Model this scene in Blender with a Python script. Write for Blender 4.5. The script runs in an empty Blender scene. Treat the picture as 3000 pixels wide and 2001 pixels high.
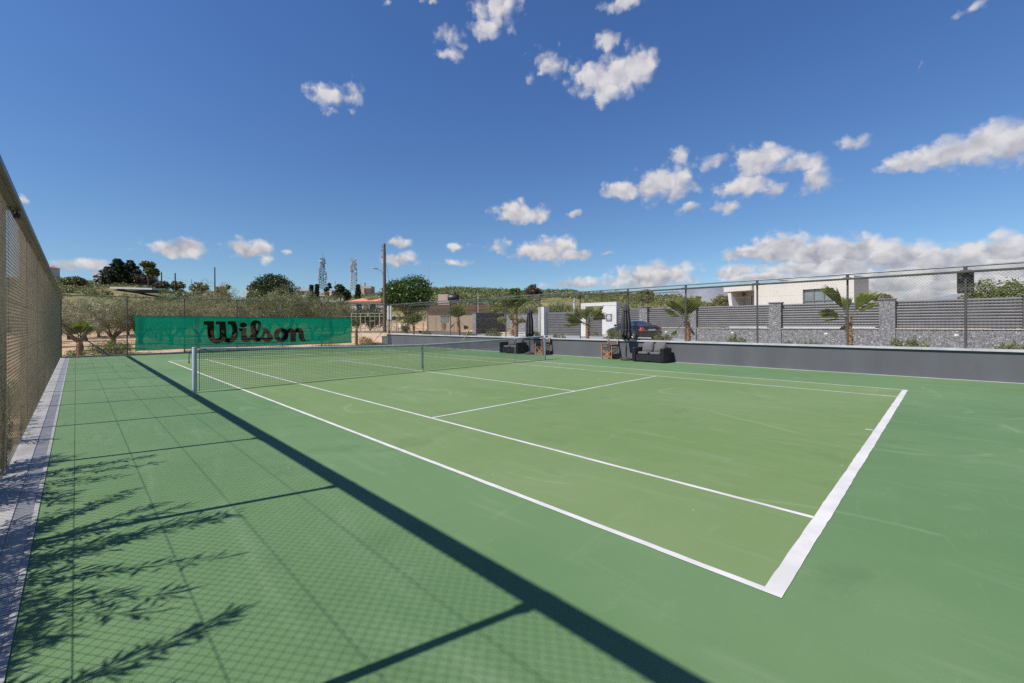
import bpy, bmesh, math, random
import numpy as np
from mathutils import Vector, Matrix
rnd = random.Random(7); rng = np.random.default_rng(7)
S = bpy.context.scene; COL = S.collection; R = math.radians; PI = math.pi

# ------------------------------------------------------------------ camera, sky, sun, exposure
CX, CY, CZ, YAW = -8.40, -12.577, 1.605, 0.7768
cd = bpy.data.cameras.new('camera'); cam = bpy.data.objects.new('camera', cd); COL.objects.link(cam)
cd.sensor_width = 36.0; cd.lens = 36.0*1280/3000
cd.shift_x = 19.2/3000; cd.shift_y = -52.5/3000
cam.location = (CX, CY, CZ); cam.rotation_euler = (PI/2, 0, -YAW)
cam.rotation_euler = (Matrix.Rotation(-YAW, 3, 'Z') @ Matrix.Rotation(PI/2, 3, 'X') @ Matrix.Rotation(-0.0048, 3, 'Z')).to_euler()
cd.clip_start = 0.05; cd.clip_end = 20000
S.camera = cam
S.cycles.max_bounces = 6; S.cycles.diffuse_bounces = 2; S.cycles.glossy_bounces = 2; S.cycles.transmission_bounces = 3
S.cycles.use_denoising = False                               # keeps the fine wire and leaf texture crisp
SUN_EL = R(50.2); SUN_AZ = math.atan2(-0.970, 0.243)        # azimuth from +Y towards +X
S.view_settings.view_transform = 'Standard'; S.view_settings.look = 'None'
S.view_settings.exposure = 0.45; S.view_settings.gamma = 1.0

CLOUDS = [(0.1318,0.1413,0.0408,0.0156,1),(0.1545,0.1483,0.0197,0.0127,0.9),(0.113,0.1363,0.0247,0.0093,0.9),(0.2432,0.1472,0.034,0.0168,1),(0.2271,0.1484,0.0188,0.0133,1),(0.2679,0.1492,0.0182,0.0119,0.8),(0.2754,0.1266,0.0092,0.0069,0.6),(0.3107,0.1462,0.0095,0.0052,0.6),(-0.0119,0.0951,0.0208,0.0084,0.8),(0.0213,0.1023,0.0233,0.0086,0.8),(-0.061,0.1932,0.0062,0.0064,0.6),(-0.0579,0.1712,0.0045,0.0039,0.4),(0.3948,0.4535,0.0395,0.0165,0.75),(0.4474,0.4633,0.0196,0.0196,0.5),(0.3964,0.4334,0.0138,0.0107,0.5),(0.6525,0.5739,0.0255,0.0195,0.6),(0.6523,0.5491,0.0255,0.0101,0.8),(0.7598,0.6212,0.0498,0.0277,0.62),(0.7348,0.5941,0.0259,0.0151,0.9),(0.7896,0.5977,0.0239,0.0163,0.5),(1.0426,0.6158,0.0464,0.0102,0.7),(0.5121,0.6189,0.013,0.0077,0.6),(0.6119,0.6289,0.0136,0.0064,0.6),(0.9872,0.5012,0.0552,0.0285,1),(1.0326,0.5039,0.0466,0.0333,1),(1.0696,0.5103,0.0384,0.0305,1),(1.0042,0.4729,0.0322,0.0215,1),(1.0095,0.5638,0.0227,0.0125,0.8),(0.8835,0.5324,0.0296,0.0177,0.45),(0.8358,0.5104,0.0099,0.0136,0.4),(0.8242,0.5586,0.0099,0.01,0.35),(0.8124,0.2448,0.0577,0.0188,1),(0.7955,0.2543,0.0319,0.0205,1),(0.8571,0.2402,0.0178,0.0131,0.8),(0.9377,0.2451,0.0136,0.0074,0.6),(1.0407,0.2843,0.0446,0.016,1),(1.1046,0.2901,0.0518,0.0277,1),(1.1485,0.2855,0.0415,0.0273,1),(1.1825,0.2363,0.0303,0.0121,0.7),(1.1557,0.3409,0.0172,0.0181,0.6),(1.2242,0.3199,0.0454,0.0113,0.55),(1.2983,0.3081,0.0495,0.0282,1),(1.3666,0.2912,0.0455,0.0152,0.8),(1.2807,0.2686,0.0505,0.0195,0.95),(1.3275,0.2527,0.0261,0.0127,0.8),(1.3922,0.2606,0.0306,0.0228,0.8),(1.2462,0.2326,0.0206,0.0118,0.6),(1.4479,0.3091,0.0208,0.0099,0.5),(1.5251,0.2589,0.03,0.0136,0.95),(1.5663,0.2647,0.0307,0.0209,1),(1.5998,0.2646,0.0323,0.024,1),(1.6353,0.2643,0.0298,0.0267,1),(0.8567,0.1621,0.0554,0.0174,1),(0.8913,0.1652,0.059,0.025,1),(0.9353,0.1544,0.0389,0.0135,0.9),(1.0025,0.1512,0.0152,0.0057,0.6),(0.5377,0.1802,0.0282,0.0103,0.75),(0.5375,0.1425,0.0339,0.0171,0.85),(0.665,0.1721,0.0138,0.0087,0.7),(0.6481,0.1371,0.0235,0.0068,0.65),(0.6816,0.1374,0.0198,0.0058,0.5),(0.7622,0.1756,0.0339,0.0116,0.4),(1.1081,0.1026,0.0783,0.028,1),(0.9447,0.0903,0.0774,0.0117,0.7),(1.049,0.0896,0.0554,0.0152,0.7),(1.2862,0.1386,0.0456,0.0154,1),(1.3379,0.1408,0.05,0.0281,1.1),(1.393,0.1275,0.0531,0.0272,1.1),(1.4502,0.1249,0.0488,0.0261,1.1),(1.5027,0.1104,0.0502,0.0265,1.1),(1.5507,0.0982,0.046,0.024,1.1),(1.5946,0.1031,0.0327,0.0229,1.1),(1.6348,0.1074,0.0299,0.0245,1.1),(1.4125,0.1018,0.1035,0.0206,1),(1.5557,0.0822,0.1016,0.0211,1),(1.6389,0.0824,0.0508,0.0258,1),(1.2552,0.1044,0.0393,0.0123,0.9),(1.3159,0.0854,0.0808,0.0119,0.8),(1.4739,0.064,0.1416,0.0218,1.0),(1.6037,0.0558,0.0921,0.0232,1.05),(1.52,0.040,0.16,0.020,0.9),(1.66,0.045,0.12,0.03,1.0),(1.6005,0.4569,0.0138,0.0054,0.35),(1.5336,0.4,0.0063,0.0135,0.35)]

class NT:                                                    # small helper round a node tree
    def __init__(s, tree): s.t = tree; s.n = tree.nodes; s.l = tree.links
    def node(s, kind, **kw):
        n = s.n.new(kind)
        for k, v in kw.items(): setattr(n, k, v)
        return n
    def put(s, sock, v):
        if isinstance(v, bpy.types.NodeSocket): s.l.new(v, sock)
        elif v is not None: sock.default_value = (*v, 1) if sock.type == 'RGBA' and len(v) == 3 else v
    def math(s, op, a, b=None, c=None, clamp=False):
        n = s.node('ShaderNodeMath', operation=op, use_clamp=clamp)
        for i, v in enumerate((a, b, c)): s.put(n.inputs[i], v) if v is not None else None
        return n.outputs[0]
    def vec(s, op, a, b=None, c=None):
        n = s.node('ShaderNodeVectorMath', operation=op)
        for i, v in enumerate((a, b, c)): s.put(n.inputs[i], v) if v is not None else None
        return n.outputs['Value'] if op in ('LENGTH', 'DOT_PRODUCT') else n.outputs[0]
    def noise(s, vec, scale, detail=4, rough=.55, out=0, lac=2.0, dist=0):
        n = s.node('ShaderNodeTexNoise'); s.put(n.inputs['Vector'], vec)
        n.inputs['Scale'].default_value = scale; n.inputs['Detail'].default_value = detail
        n.inputs['Roughness'].default_value = rough; n.inputs['Lacunarity'].default_value = lac; n.inputs['Distortion'].default_value = dist
        return n.outputs[out]
    def ramp(s, fac, a, b, lo=0.0, hi=1.0):                  # smooth remap
        n = s.node('ShaderNodeMapRange', interpolation_type='SMOOTHSTEP')
        s.put(n.inputs[0], fac); s.put(n.inputs[1], a); s.put(n.inputs[2], b); s.put(n.inputs[3], lo); s.put(n.inputs[4], hi)
        return n.outputs[0]
    def mix(s, f, a, b, mode='MIX'):
        n = s.node('ShaderNodeMix', data_type='RGBA', blend_type=mode)
        s.put(n.inputs[0], f); s.put(n.inputs[6], c4(a)); s.put(n.inputs[7], c4(b)); return n.outputs[2]
def c4(c): return c if isinstance(c, bpy.types.NodeSocket) else (c[0], c[1], c[2], 1)

w = bpy.data.worlds.new('World'); S.world = w; w.use_nodes = True
N = NT(w.node_tree); N.n.clear()
sky = N.node('ShaderNodeTexSky', sky_type='NISHITA', sun_disc=False)
sky.sun_elevation = SUN_EL; sky.sun_rotation = SUN_AZ; sky.altitude = 300; sky.air_density = 1.0; sky.dust_density = 0.25; sky.ozone_density = 4.5
tc = N.node('ShaderNodeTexCoord').outputs['Generated']
nv = N.vec('NORMALIZE', tc)
sx = N.node('ShaderNodeSeparateXYZ'); N.put(sx.inputs[0], nv)
az = N.math('ARCTAN2', sx.outputs[0], sx.outputs[1]); el = N.math('ARCSINE', sx.outputs[2])
cb = N.node('ShaderNodeCombineXYZ'); N.put(cb.inputs[0], az); N.put(cb.inputs[1], el)
P0 = cb.outputs[0]
wn = N.noise(P0, 24, 5, .62, out=1)
P1 = N.vec('MULTIPLY_ADD', N.vec('SUBTRACT', wn, (.5, .5, .5)), (.050, .030, 0), P0)
acc = None; accy = None
for (a, e, ra, re, wt) in CLOUDS:
    ra *= 1.30; re *= 1.34
    PP = P1 if acc is None else N.vec('ADD', P1, N.math('MULTIPLY', acc, 1e-7))   # chained, so the shader is evaluated blob after blob
    q = N.vec('MULTIPLY_ADD', PP, (1/ra, 1/re, 0), (-a/ra, -e/re, 0))
    d = N.math('MULTIPLY_ADD', N.vec('LENGTH', q), -wt, wt)
    qy = N.vec('DOT_PRODUCT', q, (0, 1, 0))
    if acc is None: acc, accy = d, qy
    else:
        g = N.math('GREATER_THAN', d, acc)
        mx = N.node('ShaderNodeMix', data_type='FLOAT'); N.put(mx.inputs[0], g); N.put(mx.inputs[2], accy); N.put(mx.inputs[3], qy)
        accy = mx.outputs[0]; acc = N.math('MAXIMUM', acc, d)
acc = N.math('MULTIPLY_ADD', accy, 1e-7, acc)                # both accumulators are needed together: keeps the shader stack short
fb = N.noise(P0, 48, 6, .58)
vo = N.node('ShaderNodeTexVoronoi', feature='SMOOTH_F1'); vo.inputs['Scale'].default_value = 30; vo.inputs['Smoothness'].default_value = .35; vo.inputs['Detail'].default_value = 1.0; vo.inputs['Roughness'].default_value = .55
N.put(vo.inputs['Vector'], N.vec('MULTIPLY', N.vec('ADD', P1, (0, 0, .37)), (1, 1.25, 1)))
bil = N.math('SUBTRACT', .84, vo.outputs['Distance'])         # cauliflower billows
dens = N.math('ADD', N.math('ADD', acc, N.math('MULTIPLY_ADD', fb, .75, -.375)), N.math('MULTIPLY', bil, .55))
alpha = N.ramp(dens, .0, .66)
n1 = N.noise(N.vec('ADD', P1, (0, 0, 0)), 34, 5, .55); n2 = N.noise(N.vec('ADD', P1, (-.006, .012, 0)), 34, 5, .55)
relief = N.math('MULTIPLY', N.math('SUBTRACT', n1, n2), 1.2)
lit = N.math('ADD', N.math('MULTIPLY_ADD', accy, .46, .60), N.math('MULTIPLY_ADD', bil, .9, relief))
lit = N.math('ADD', lit, N.math('MULTIPLY', acc, -.22), clamp=True)
low = N.ramp(el, .03, .085)                                  # the thick bank low over the hills is grey underneath
ccol = N.mix(lit, N.mix(N.ramp(el, .10, .40), (.37, .37, .42), (.52, .52, .60)), (.76, .735, .735))
skyc = N.mix(1.0, sky.outputs[0], N.mix(N.ramp(el, .02, .62), (.66, .78, .86), (.60, .81, 1.09)), 'MULTIPLY')   # clear-air blue, paler low down
bg1 = N.node('ShaderNodeBackground'); N.put(bg1.inputs[0], skyc); bg1.inputs[1].default_value = 0.091
bg2 = N.node('ShaderNodeBackground'); N.put(bg2.inputs[0], ccol); bg2.inputs[1].default_value = 0.735
ms = N.node('ShaderNodeMixShader'); N.put(ms.inputs[0], N.math('MULTIPLY', alpha, .94)); N.l.new(bg1.outputs[0], ms.inputs[1]); N.l.new(bg2.outputs[0], ms.inputs[2])
wo = N.node('ShaderNodeOutputWorld'); N.l.new(ms.outputs[0], wo.inputs[0])
w.cycles.sampling_method = 'NONE'

ld = bpy.data.lights.new('sun', 'SUN'); ld.energy = 5.0; ld.angle = R(0.53); ld.color = (1.0, .955, .885)
sun = bpy.data.objects.new('sun', ld); COL.objects.link(sun)
SV = Vector((-.970*math.cos(SUN_EL), .243*math.cos(SUN_EL), math.sin(SUN_EL)))
sun.rotation_euler = SV.to_track_quat('Z', 'Y').to_euler(); sun.location = (-30, 8, 40)

# ------------------------------------------------------------------ materials
ALB = .745                                                    # the photograph is exposed a little over the sun's white point
def A(c): return c if isinstance(c, bpy.types.NodeSocket) else tuple(x*ALB for x in c)
def mat(name): 
    m = bpy.data.materials.new(name); m.use_nodes = True; n = NT(m.node_tree); n.n.clear(); 
    n.out = n.node('ShaderNodeOutputMaterial'); return m, n
def pos(n): return n.node('ShaderNodeNewGeometry').outputs['Position']
def objc(n): return n.node('ShaderNodeTexCoord').outputs['Object']
def pm(name, c1, c2=None, scale=6, rough=.6, metal=0, bump=0, bscale=40, spec=.5, stretch=(1, 1, 1), space='obj', detail=5, lo=.35, hi=.65, coat=0):
    """plain procedural material: colour c1 mottled with c2, a little roughness and bump"""
    c1 = A(c1); c2 = A(c2) if c2 is not None else None
    m, n = mat(name); b = n.node('ShaderNodeBsdfPrincipled'); n.l.new(b.outputs[0], n.out.inputs[0])
    v = objc(n) if space == 'obj' else pos(n); v = n.vec('MULTIPLY', v, stretch)
    if c2 is not None:
        f = n.ramp(n.noise(v, scale, detail), lo, hi); n.put(b.inputs['Base Color'], n.mix(f, c1, c2))
    else:
        f = n.noise(v, scale, detail); n.put(b.inputs['Base Color'], n.mix(f, tuple(x*.86 for x in c1), tuple(min(1, x*1.14) for x in c1)))
    b.inputs['Roughness'].default_value = rough; b.inputs['Metallic'].default_value = metal
    b.inputs['Specular IOR Level'].default_value = spec; b.inputs['Coat Weight'].default_value = coat
    if bump:
        bp = n.node('ShaderNodeBump'); bp.inputs['Strength'].default_value = bump; bp.inputs['Distance'].default_value = .02
        n.put(bp.inputs['Height'], n.noise(v, bscale, 4)); n.l.new(bp.outputs[0], b.inputs['Normal'])
    return m
def leafm(name, c1, c2, c3, scale=1.5, trans=.25, rough=.5):
    """leaves: patches of three greens that vary from clump to clump and leaf to leaf, partly translucent"""
    c1, c2, c3 = A(c1), A(c2), A(c3)
    m, n = mat(name); p = pos(n)
    c = n.mix(n.ramp(n.noise(p, scale, 3), .38, .62), c1, c2)
    c = n.mix(n.ramp(n.noise(p, scale*9, 2), .52, .70), c, c3)
    b = n.node('ShaderNodeBsdfPrincipled'); n.put(b.inputs['Base Color'], c); b.inputs['Roughness'].default_value = rough; b.inputs['Specular IOR Level'].default_value = .35
    t = n.node('ShaderNodeBsdfTranslucent'); n.put(t.inputs[0], n.mix(.5, c, (c2[0]*1.3, c2[1]*1.3, c2[2]*.6)))
    x = n.node('ShaderNodeMixShader'); x.inputs[0].default_value = trans; n.l.new(b.outputs[0], x.inputs[1]); n.l.new(t.outputs[0], x.inputs[2]); n.l.new(x.outputs[0], n.out.inputs[0])
    return m
def courtm(name, c1, c2, worn):
    c1, c2, worn = A(c1), A(c2), A(worn)
    m, n = mat(name); p = pos(n); b = n.node('ShaderNodeBsdfPrincipled'); n.l.new(b.outputs[0], n.out.inputs[0])
    c = n.mix(n.ramp(n.noise(p, .22, 6, .6), .32, .68), c1, c2)
    # brushed roller streaks, scuffs, faint dried water trails, specks of dust
    v = n.vec('MULTIPLY', p, (3.2, .55, 1)); st = n.noise(v, 1.1, 6, .65, dist=.6)
    c = n.mix(n.math('MULTIPLY', n.ramp(st, .50, .72), .34), c, worn)
    v2 = n.vec('MULTIPLY', p, (.7, 3.0, 1)); s2 = n.noise(v2, 1.7, 7, .7, dist=1.2)
    c = n.mix(n.math('MULTIPLY', n.ramp(s2, .56, .76), .40), c, worn)
    c = n.mix(n.math('MULTIPLY', n.ramp(n.noise(p, .9, 6, .65), .54, .72), .42), c, tuple(x*.72 for x in c1))
    tr = n.noise(p, .21, 1.5, .45, dist=.9); lin = n.math('ABSOLUTE', n.math('SUBTRACT', tr, .5)); msk = n.ramp(n.noise(p, .55, 3), .50, .60)
    c = n.mix(n.math('MULTIPLY', n.math('MULTIPLY', n.ramp(lin, .0030, .0012), msk), .22), c, tuple(min(1, x*1.8) for x in worn))
    c = n.mix(n.math('MULTIPLY', n.math('MULTIPLY', n.ramp(lin, .016, .011), msk), .22), c, worn)
    vo = n.node('ShaderNodeTexVoronoi'); n.put(vo.inputs['Vector'], p); vo.inputs['Scale'].default_value = 2.2
    c = n.mix(n.math('MULTIPLY', n.ramp(vo.outputs[0], .022, .012), .6), c, (.55, .55, .45))
    fine = n.noise(p, 150, 3, .7); c = n.mix(.20, c, n.mix(fine, (0, 0, 0), (1, 1, 1)), 'OVERLAY')
    n.put(b.inputs['Base Color'], c); b.inputs['Roughness'].default_value = .75; b.inputs['Specular IOR Level'].default_value = .22
    bp = n.node('ShaderNodeBump'); bp.inputs['Strength'].default_value = .12; bp.inputs['Distance'].default_value = .004; n.put(bp.inputs['Height'], n.noise(p, 260, 3)); n.l.new(bp.outputs[0], b.inputs['Normal'])
    return m
M = {}
M['court_out'] = courtm('outer court acrylic', (.113, .212, .088), (.150, .246, .112), (.215, .305, .170))
M['court_in'] = courtm('inner court acrylic', (.158, .243, .086), (.194, .270, .118), (.240, .312, .164))
M['line'] = pm('line paint', (.74, .715, .70), (.63, .61, .59), 2.6, .65, space='pos', bump=.05, bscale=200)
M['galv'] = pm('galvanised wire', (.50, .395, .255), (.34, .265, .17), 8, .5, metal=.15, spec=.5)
M['post'] = pm('charcoal powder coat', (.050, .055, .066), (.072, .078, .090), 4, .42, spec=.5)
M['tube'] = pm('blue grey fence tube', (.13, .145, .165), (.19, .205, .225), 3, .36, metal=.3)
M['rail'] = pm('olive grey light bar', (.075, .082, .070), (.11, .118, .10), 2.5, .38, metal=.4)
M['black'] = pm('matt black', (.012, .012, .014), (.02, .02, .022), 6, .5)
M['conc'] = pm('kerb concrete', (.40, .385, .37), (.30, .29, .285), 2.2, .85, bump=.35, bscale=30, space='pos')
M['conc_pale'] = pm('pale concrete', (.55, .54, .52), (.43, .42, .41), 3, .85, bump=.25, bscale=40, space='pos')
M['grate'] = pm('drain grate metal', (.46, .46, .47), (.36, .36, .38), 4, .42, metal=.4)
M['wallgrey'] = pm('charcoal render', (.088, .092, .104), (.112, .117, .130), 1.3, .8, bump=.2, bscale=60, space='pos', lo=.25, hi=.75, stretch=(1, 1, .35))
M['cap'] = pm('marble coping', (.54, .54, .545), (.42, .42, .44), 1.6, .5, space='pos', stretch=(1, 1, 1))
M['netcord'] = pm('black net twine', (.012, .014, .014), None, 5, .7)
M['band'] = pm('net headband', (.56, .60, .54), (.48, .52, .47), 4, .6, bump=.1, bscale=30)
M['alu'] = pm('grey net post', (.52, .56, .58), (.44, .48, .50), 2, .34, metal=.25)
M['wicker'] = pm('black wicker', (.016, .016, .018), (.028, .028, .031), 30, .48, bump=.5, bscale=70)
M['cush'] = pm('charcoal cushion', (.105, .102, .105), (.13, .127, .13), 12, .9, bump=.3, bscale=90)
M['canvas'] = pm('charcoal canvas', (.085, .085, .092), (.11, .11, .12), 9, .85, bump=.3, bscale=120)
M['umb'] = pm('umbrella cloth', (.036, .034, .040), (.052, .050, .057), 7, .8, bump=.25, bscale=80)
M['teak'] = pm('oiled hardwood', (.56, .24, .075), (.38, .145, .045), 6, .5, stretch=(6, 6, 1.2), bump=.15, bscale=25)
M['dirt'] = None
M['asphalt'] = pm('asphalt', (.075, .077, .082), (.11, .11, .115), 1.5, .85, space='pos', bump=.4, bscale=60)
M['paving'] = pm('grey paving', (.27, .28, .29), (.35, .36, .365), 1.2, .8, space='pos', bump=.2, bscale=20)
M['soil'] = pm('planting soil', (.30, .20, .13), (.20, .13, .085), 2.5, .95, space='pos', bump=.6, bscale=18)
M['white'] = pm('white render', (.70, .69, .67), (.63, .62, .60), 1.2, .8, space='pos', bump=.1, bscale=40)
M['cream'] = pm('cream render', (.70, .67, .615), (.655, .625, .57), .8, .8, space='pos', bump=.1, bscale=40)
M['villa_dark'] = pm('grey fascia', (.17, .18, .20), None, 2, .6, space='pos')
M['slat'] = pm('grey slat metal', (.088, .090, .106), (.115, .117, .134), 1.5, .5, space='pos')
M['blockwall'] = pm('charcoal block wall', (.040, .042, .050), (.060, .062, .070), 3, .7, space='pos')
M['terracotta'] = None
M['beige'] = pm('beige house render', (.50, .40, .31), (.44, .35, .27), 1, .85, space='pos')
M['pink'] = pm('pale pink render', (.66, .50, .42), (.60, .45, .38), 1, .85, space='pos')
M['brown_trim'] = pm('brown fascia', (.14, .085, .07), None, 2, .7, space='pos')
M['glass'] = pm('window glass', (.16, .20, .22), (.24, .28, .29), .7, .06, spec=.9, space='pos')
M['dark'] = pm('dark opening', (.018, .018, .02), None, 2, .5)
M['woodpole'] = pm('weathered pole timber', (.115, .080, .060), (.175, .125, .095), 3, .85, stretch=(5, 5, .5), bump=.4, bscale=20)
M['fresh_wood'] = pm('pale timber', (.52, .34, .17), (.42, .26, .12), 4, .7, stretch=(4, 4, .6))
M['creampaint'] = pm('cream painted pipe', (.58, .53, .40), (.48, .43, .31), 3, .55)
M['galvpole'] = pm('galvanised pole', (.36, .37, .38), (.28, .29, .30), 2, .45, metal=.5)
M['tower_white'] = pm('tower paint white', (.62, .60, .60), (.50, .40, .40), 1.2, .6)
M['tower_dark'] = pm('tower steel dark', (.10, .11, .115), (.17, .18, .18), 1.2, .6)
M['carpaint'] = pm('black car paint', (.006, .007, .010), (.009, .010, .014), 2, .22, coat=.5)
M['carglass'] = pm('car glass', (.020, .035, .055), (.03, .05, .075), 2, .04, spec=1.0)
M['rubber'] = pm('tyre rubber', (.015, .015, .015), None, 5, .8)
M['rim'] = pm('alloy rim', (.60, .60, .61), (.48, .48, .50), 5, .25, metal=.8)
M['redlens'] = pm('red lens', (.55, .012, .010), (.70, .03, .02), 12, .12, coat=1.0)
M['plate'] = pm('plate white', (.62, .62, .62), None, 8, .4)
M['signblue'] = pm('pale blue sign', (.55, .68, .80), (.68, .74, .80), 2, .4)
M['bark'] = pm('olive bark', (.115, .088, .066), (.20, .16, .12), 5, .9, bump=.8, bscale=12)
M['bark_dark'] = pm('dark bark', (.050, .040, .032), (.095, .075, .058), 5, .9, bump=.7, bscale=12)
M['palmtrunk'] = pm('palm boot bark', (.27, .115, .055), (.42, .24, .13), 14, .85, bump=.8, bscale=22, stretch=(1, 1, .6))
M['olive1'] = leafm('olive leaves', (.170, .190, .070), (.235, .245, .100), (.40, .42, .27), 1.1, .18)
M['olive2'] = leafm('silver olive leaves', (.31, .31, .165), (.39, .385, .23), (.68, .67, .56), 1.3, .15)
M['olive3'] = leafm('dusty olive leaves', (.205, .205, .088), (.270, .262, .125), (.41, .41, .26), 1.0, .18)
M['maquis'] = leafm('hill scrub leaves', (.125, .145, .040), (.205, .210, .070), (.30, .30, .13), .16, .12)
M['maquis2'] = leafm('green scrub leaves', (.090, .145, .034), (.155, .200, .050), (.22, .26, .080), .16, .12)
M['mulberry'] = leafm('glossy green leaves', (.034, .078, .012), (.075, .135, .020), (.15, .21, .045), 1.4, .22, .38)
M['carob'] = leafm('dark green leaves', (.032, .062, .018), (.056, .092, .028), (.11, .145, .048), 1.0, .12)
M['conifer'] = leafm('conifer needles', (.026, .045, .022), (.045, .066, .028), (.085, .105, .042), .8, .08)
M['pineleaf'] = leafm('pine needles', (.110, .145, .030), (.190, .210, .045), (.27, .28, .08), .8, .15)
M['brownshrub'] = leafm('dry brown scrub', (.125, .098, .062), (.175, .140, .090), (.24, .20, .13), .6, .1)
M['weed'] = leafm('weed leaves', (.085, .150, .028), (.150, .200, .045), (.26, .27, .10), 2.5, .3)
M['oleander'] = leafm('oleander leaves', (.115, .160, .045), (.180, .215, .075), (.30, .32, .15), 6, .3)
M['petal'] = pm('cream petals', (.80, .76, .60), (.70, .66, .46), 8, .7)
M['palm'] = leafm('palm fronds', (.135, .215, .026), (.235, .310, .045), (.37, .38, .10), 2.5, .45)
M['palmdry'] = leafm('dry palm fronds', (.38, .25, .09), (.46, .32, .13), (.50, .38, .18), 3, .3)
def stonem(name, scale, c1, c2, c3):
    m, n = mat(name); p = pos(n); b = n.node('ShaderNodeBsdfPrincipled'); n.l.new(b.outputs[0], n.out.inputs[0])
    v = n.vec('MULTIPLY', p, (1, 1, 2.6)); vo = n.node('ShaderNodeTexVoronoi'); n.put(vo.inputs['Vector'], v); vo.inputs['Scale'].default_value = scale
    ve = n.node('ShaderNodeTexVoronoi', feature='DISTANCE_TO_EDGE'); n.put(ve.inputs['Vector'], v); ve.inputs['Scale'].default_value = scale
    sp = n.node('ShaderNodeSeparateColor'); n.put(sp.inputs[0], vo.outputs['Color'])
    c = n.mix(sp.outputs[0], c1, c2); c = n.mix(n.ramp(sp.outputs[1], .72, .9), c, c3)
    c = n.mix(n.ramp(n.noise(p, 9, 4), .4, .7), c, tuple(x*.7 for x in c1))
    c = n.mix(n.ramp(ve.outputs[0], .07, .02), c, (.05, .05, .055)); n.put(b.inputs['Base Color'], c); b.inputs['Roughness'].default_value = .85
    bp = n.node('ShaderNodeBump'); bp.inputs['Strength'].default_value = .9; bp.inputs['Distance'].default_value = .03; n.put(bp.inputs['Height'], n.ramp(ve.outputs[0], 0, .16)); n.l.new(bp.outputs[0], b.inputs['Normal'])
    return m
M['stone'] = stonem('grey dry stone', 11.0, (.17, .17, .185), (.30, .30, .32), (.42, .41, .41))
def tilem():
    m, n = mat('terracotta tiles'); p = objc(n); b = n.node('ShaderNodeBsdfPrincipled'); n.l.new(b.outputs[0], n.out.inputs[0])
    c = n.mix(n.ramp(n.noise(p, 1.5, 4), .3, .7), (.50, .17, .085), (.60, .25, .14)); wv = n.node('ShaderNodeTexWave', bands_direction='X'); n.put(wv.inputs[0], p); wv.inputs['Scale'].default_value = 1.4
    n.put(b.inputs['Base Color'], n.mix(n.math('MULTIPLY', wv.outputs[1], .35), c, (.30, .09, .05))); b.inputs['Roughness'].default_value = .8
    bp = n.node('ShaderNodeBump'); bp.inputs['Strength'].default_value = .6; n.put(bp.inputs['Height'], wv.outputs[1]); n.l.new(bp.outputs[0], b.inputs['Normal']); return m
M['terracotta'] = tilem()
def clothm(name, col, keep, trans):
    """knitted windscreen mesh: fine holes let part of the view through"""
    m, n = mat(name); p = objc(n)
    d = n.node('ShaderNodeBsdfDiffuse'); n.put(d.inputs[0], n.mix(n.ramp(n.noise(p, .8, 4), .3, .7), col, tuple(x*.82 for x in col)))
    bp = n.node('ShaderNodeBump'); bp.inputs['Strength'].default_value = .5; bp.inputs['Distance'].default_value = .05; n.put(bp.inputs['Height'], n.noise(n.vec('MULTIPLY', p, (1.6, 1, .5)), 2.2, 3, .5, dist=.5)); n.l.new(bp.outputs[0], d.inputs['Normal'])
    t = n.node('ShaderNodeBsdfTranslucent'); n.put(t.inputs[0], col); n.l.new(bp.outputs[0], t.inputs['Normal']); a = n.node('ShaderNodeMixShader'); a.inputs[0].default_value = trans; n.l.new(d.outputs[0], a.inputs[1]); n.l.new(t.outputs[0], a.inputs[2])
    tr = n.node('ShaderNodeBsdfTransparent'); k = n.node('ShaderNodeMixShader'); n.put(k.inputs[0], n.math('MULTIPLY_ADD', n.noise(p, 3, 3), .12, keep-.06)); n.l.new(tr.outputs[0], k.inputs[1]); n.l.new(a.outputs[0], k.inputs[2]); n.l.new(k.outputs[0], n.out.inputs[0]); return m
M['screen'] = clothm('green screen mesh', (.004, .42, .225), .94, .55)
M['screenblack'] = clothm('black print on mesh', (.006, .006, .006), .93, .1)
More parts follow.
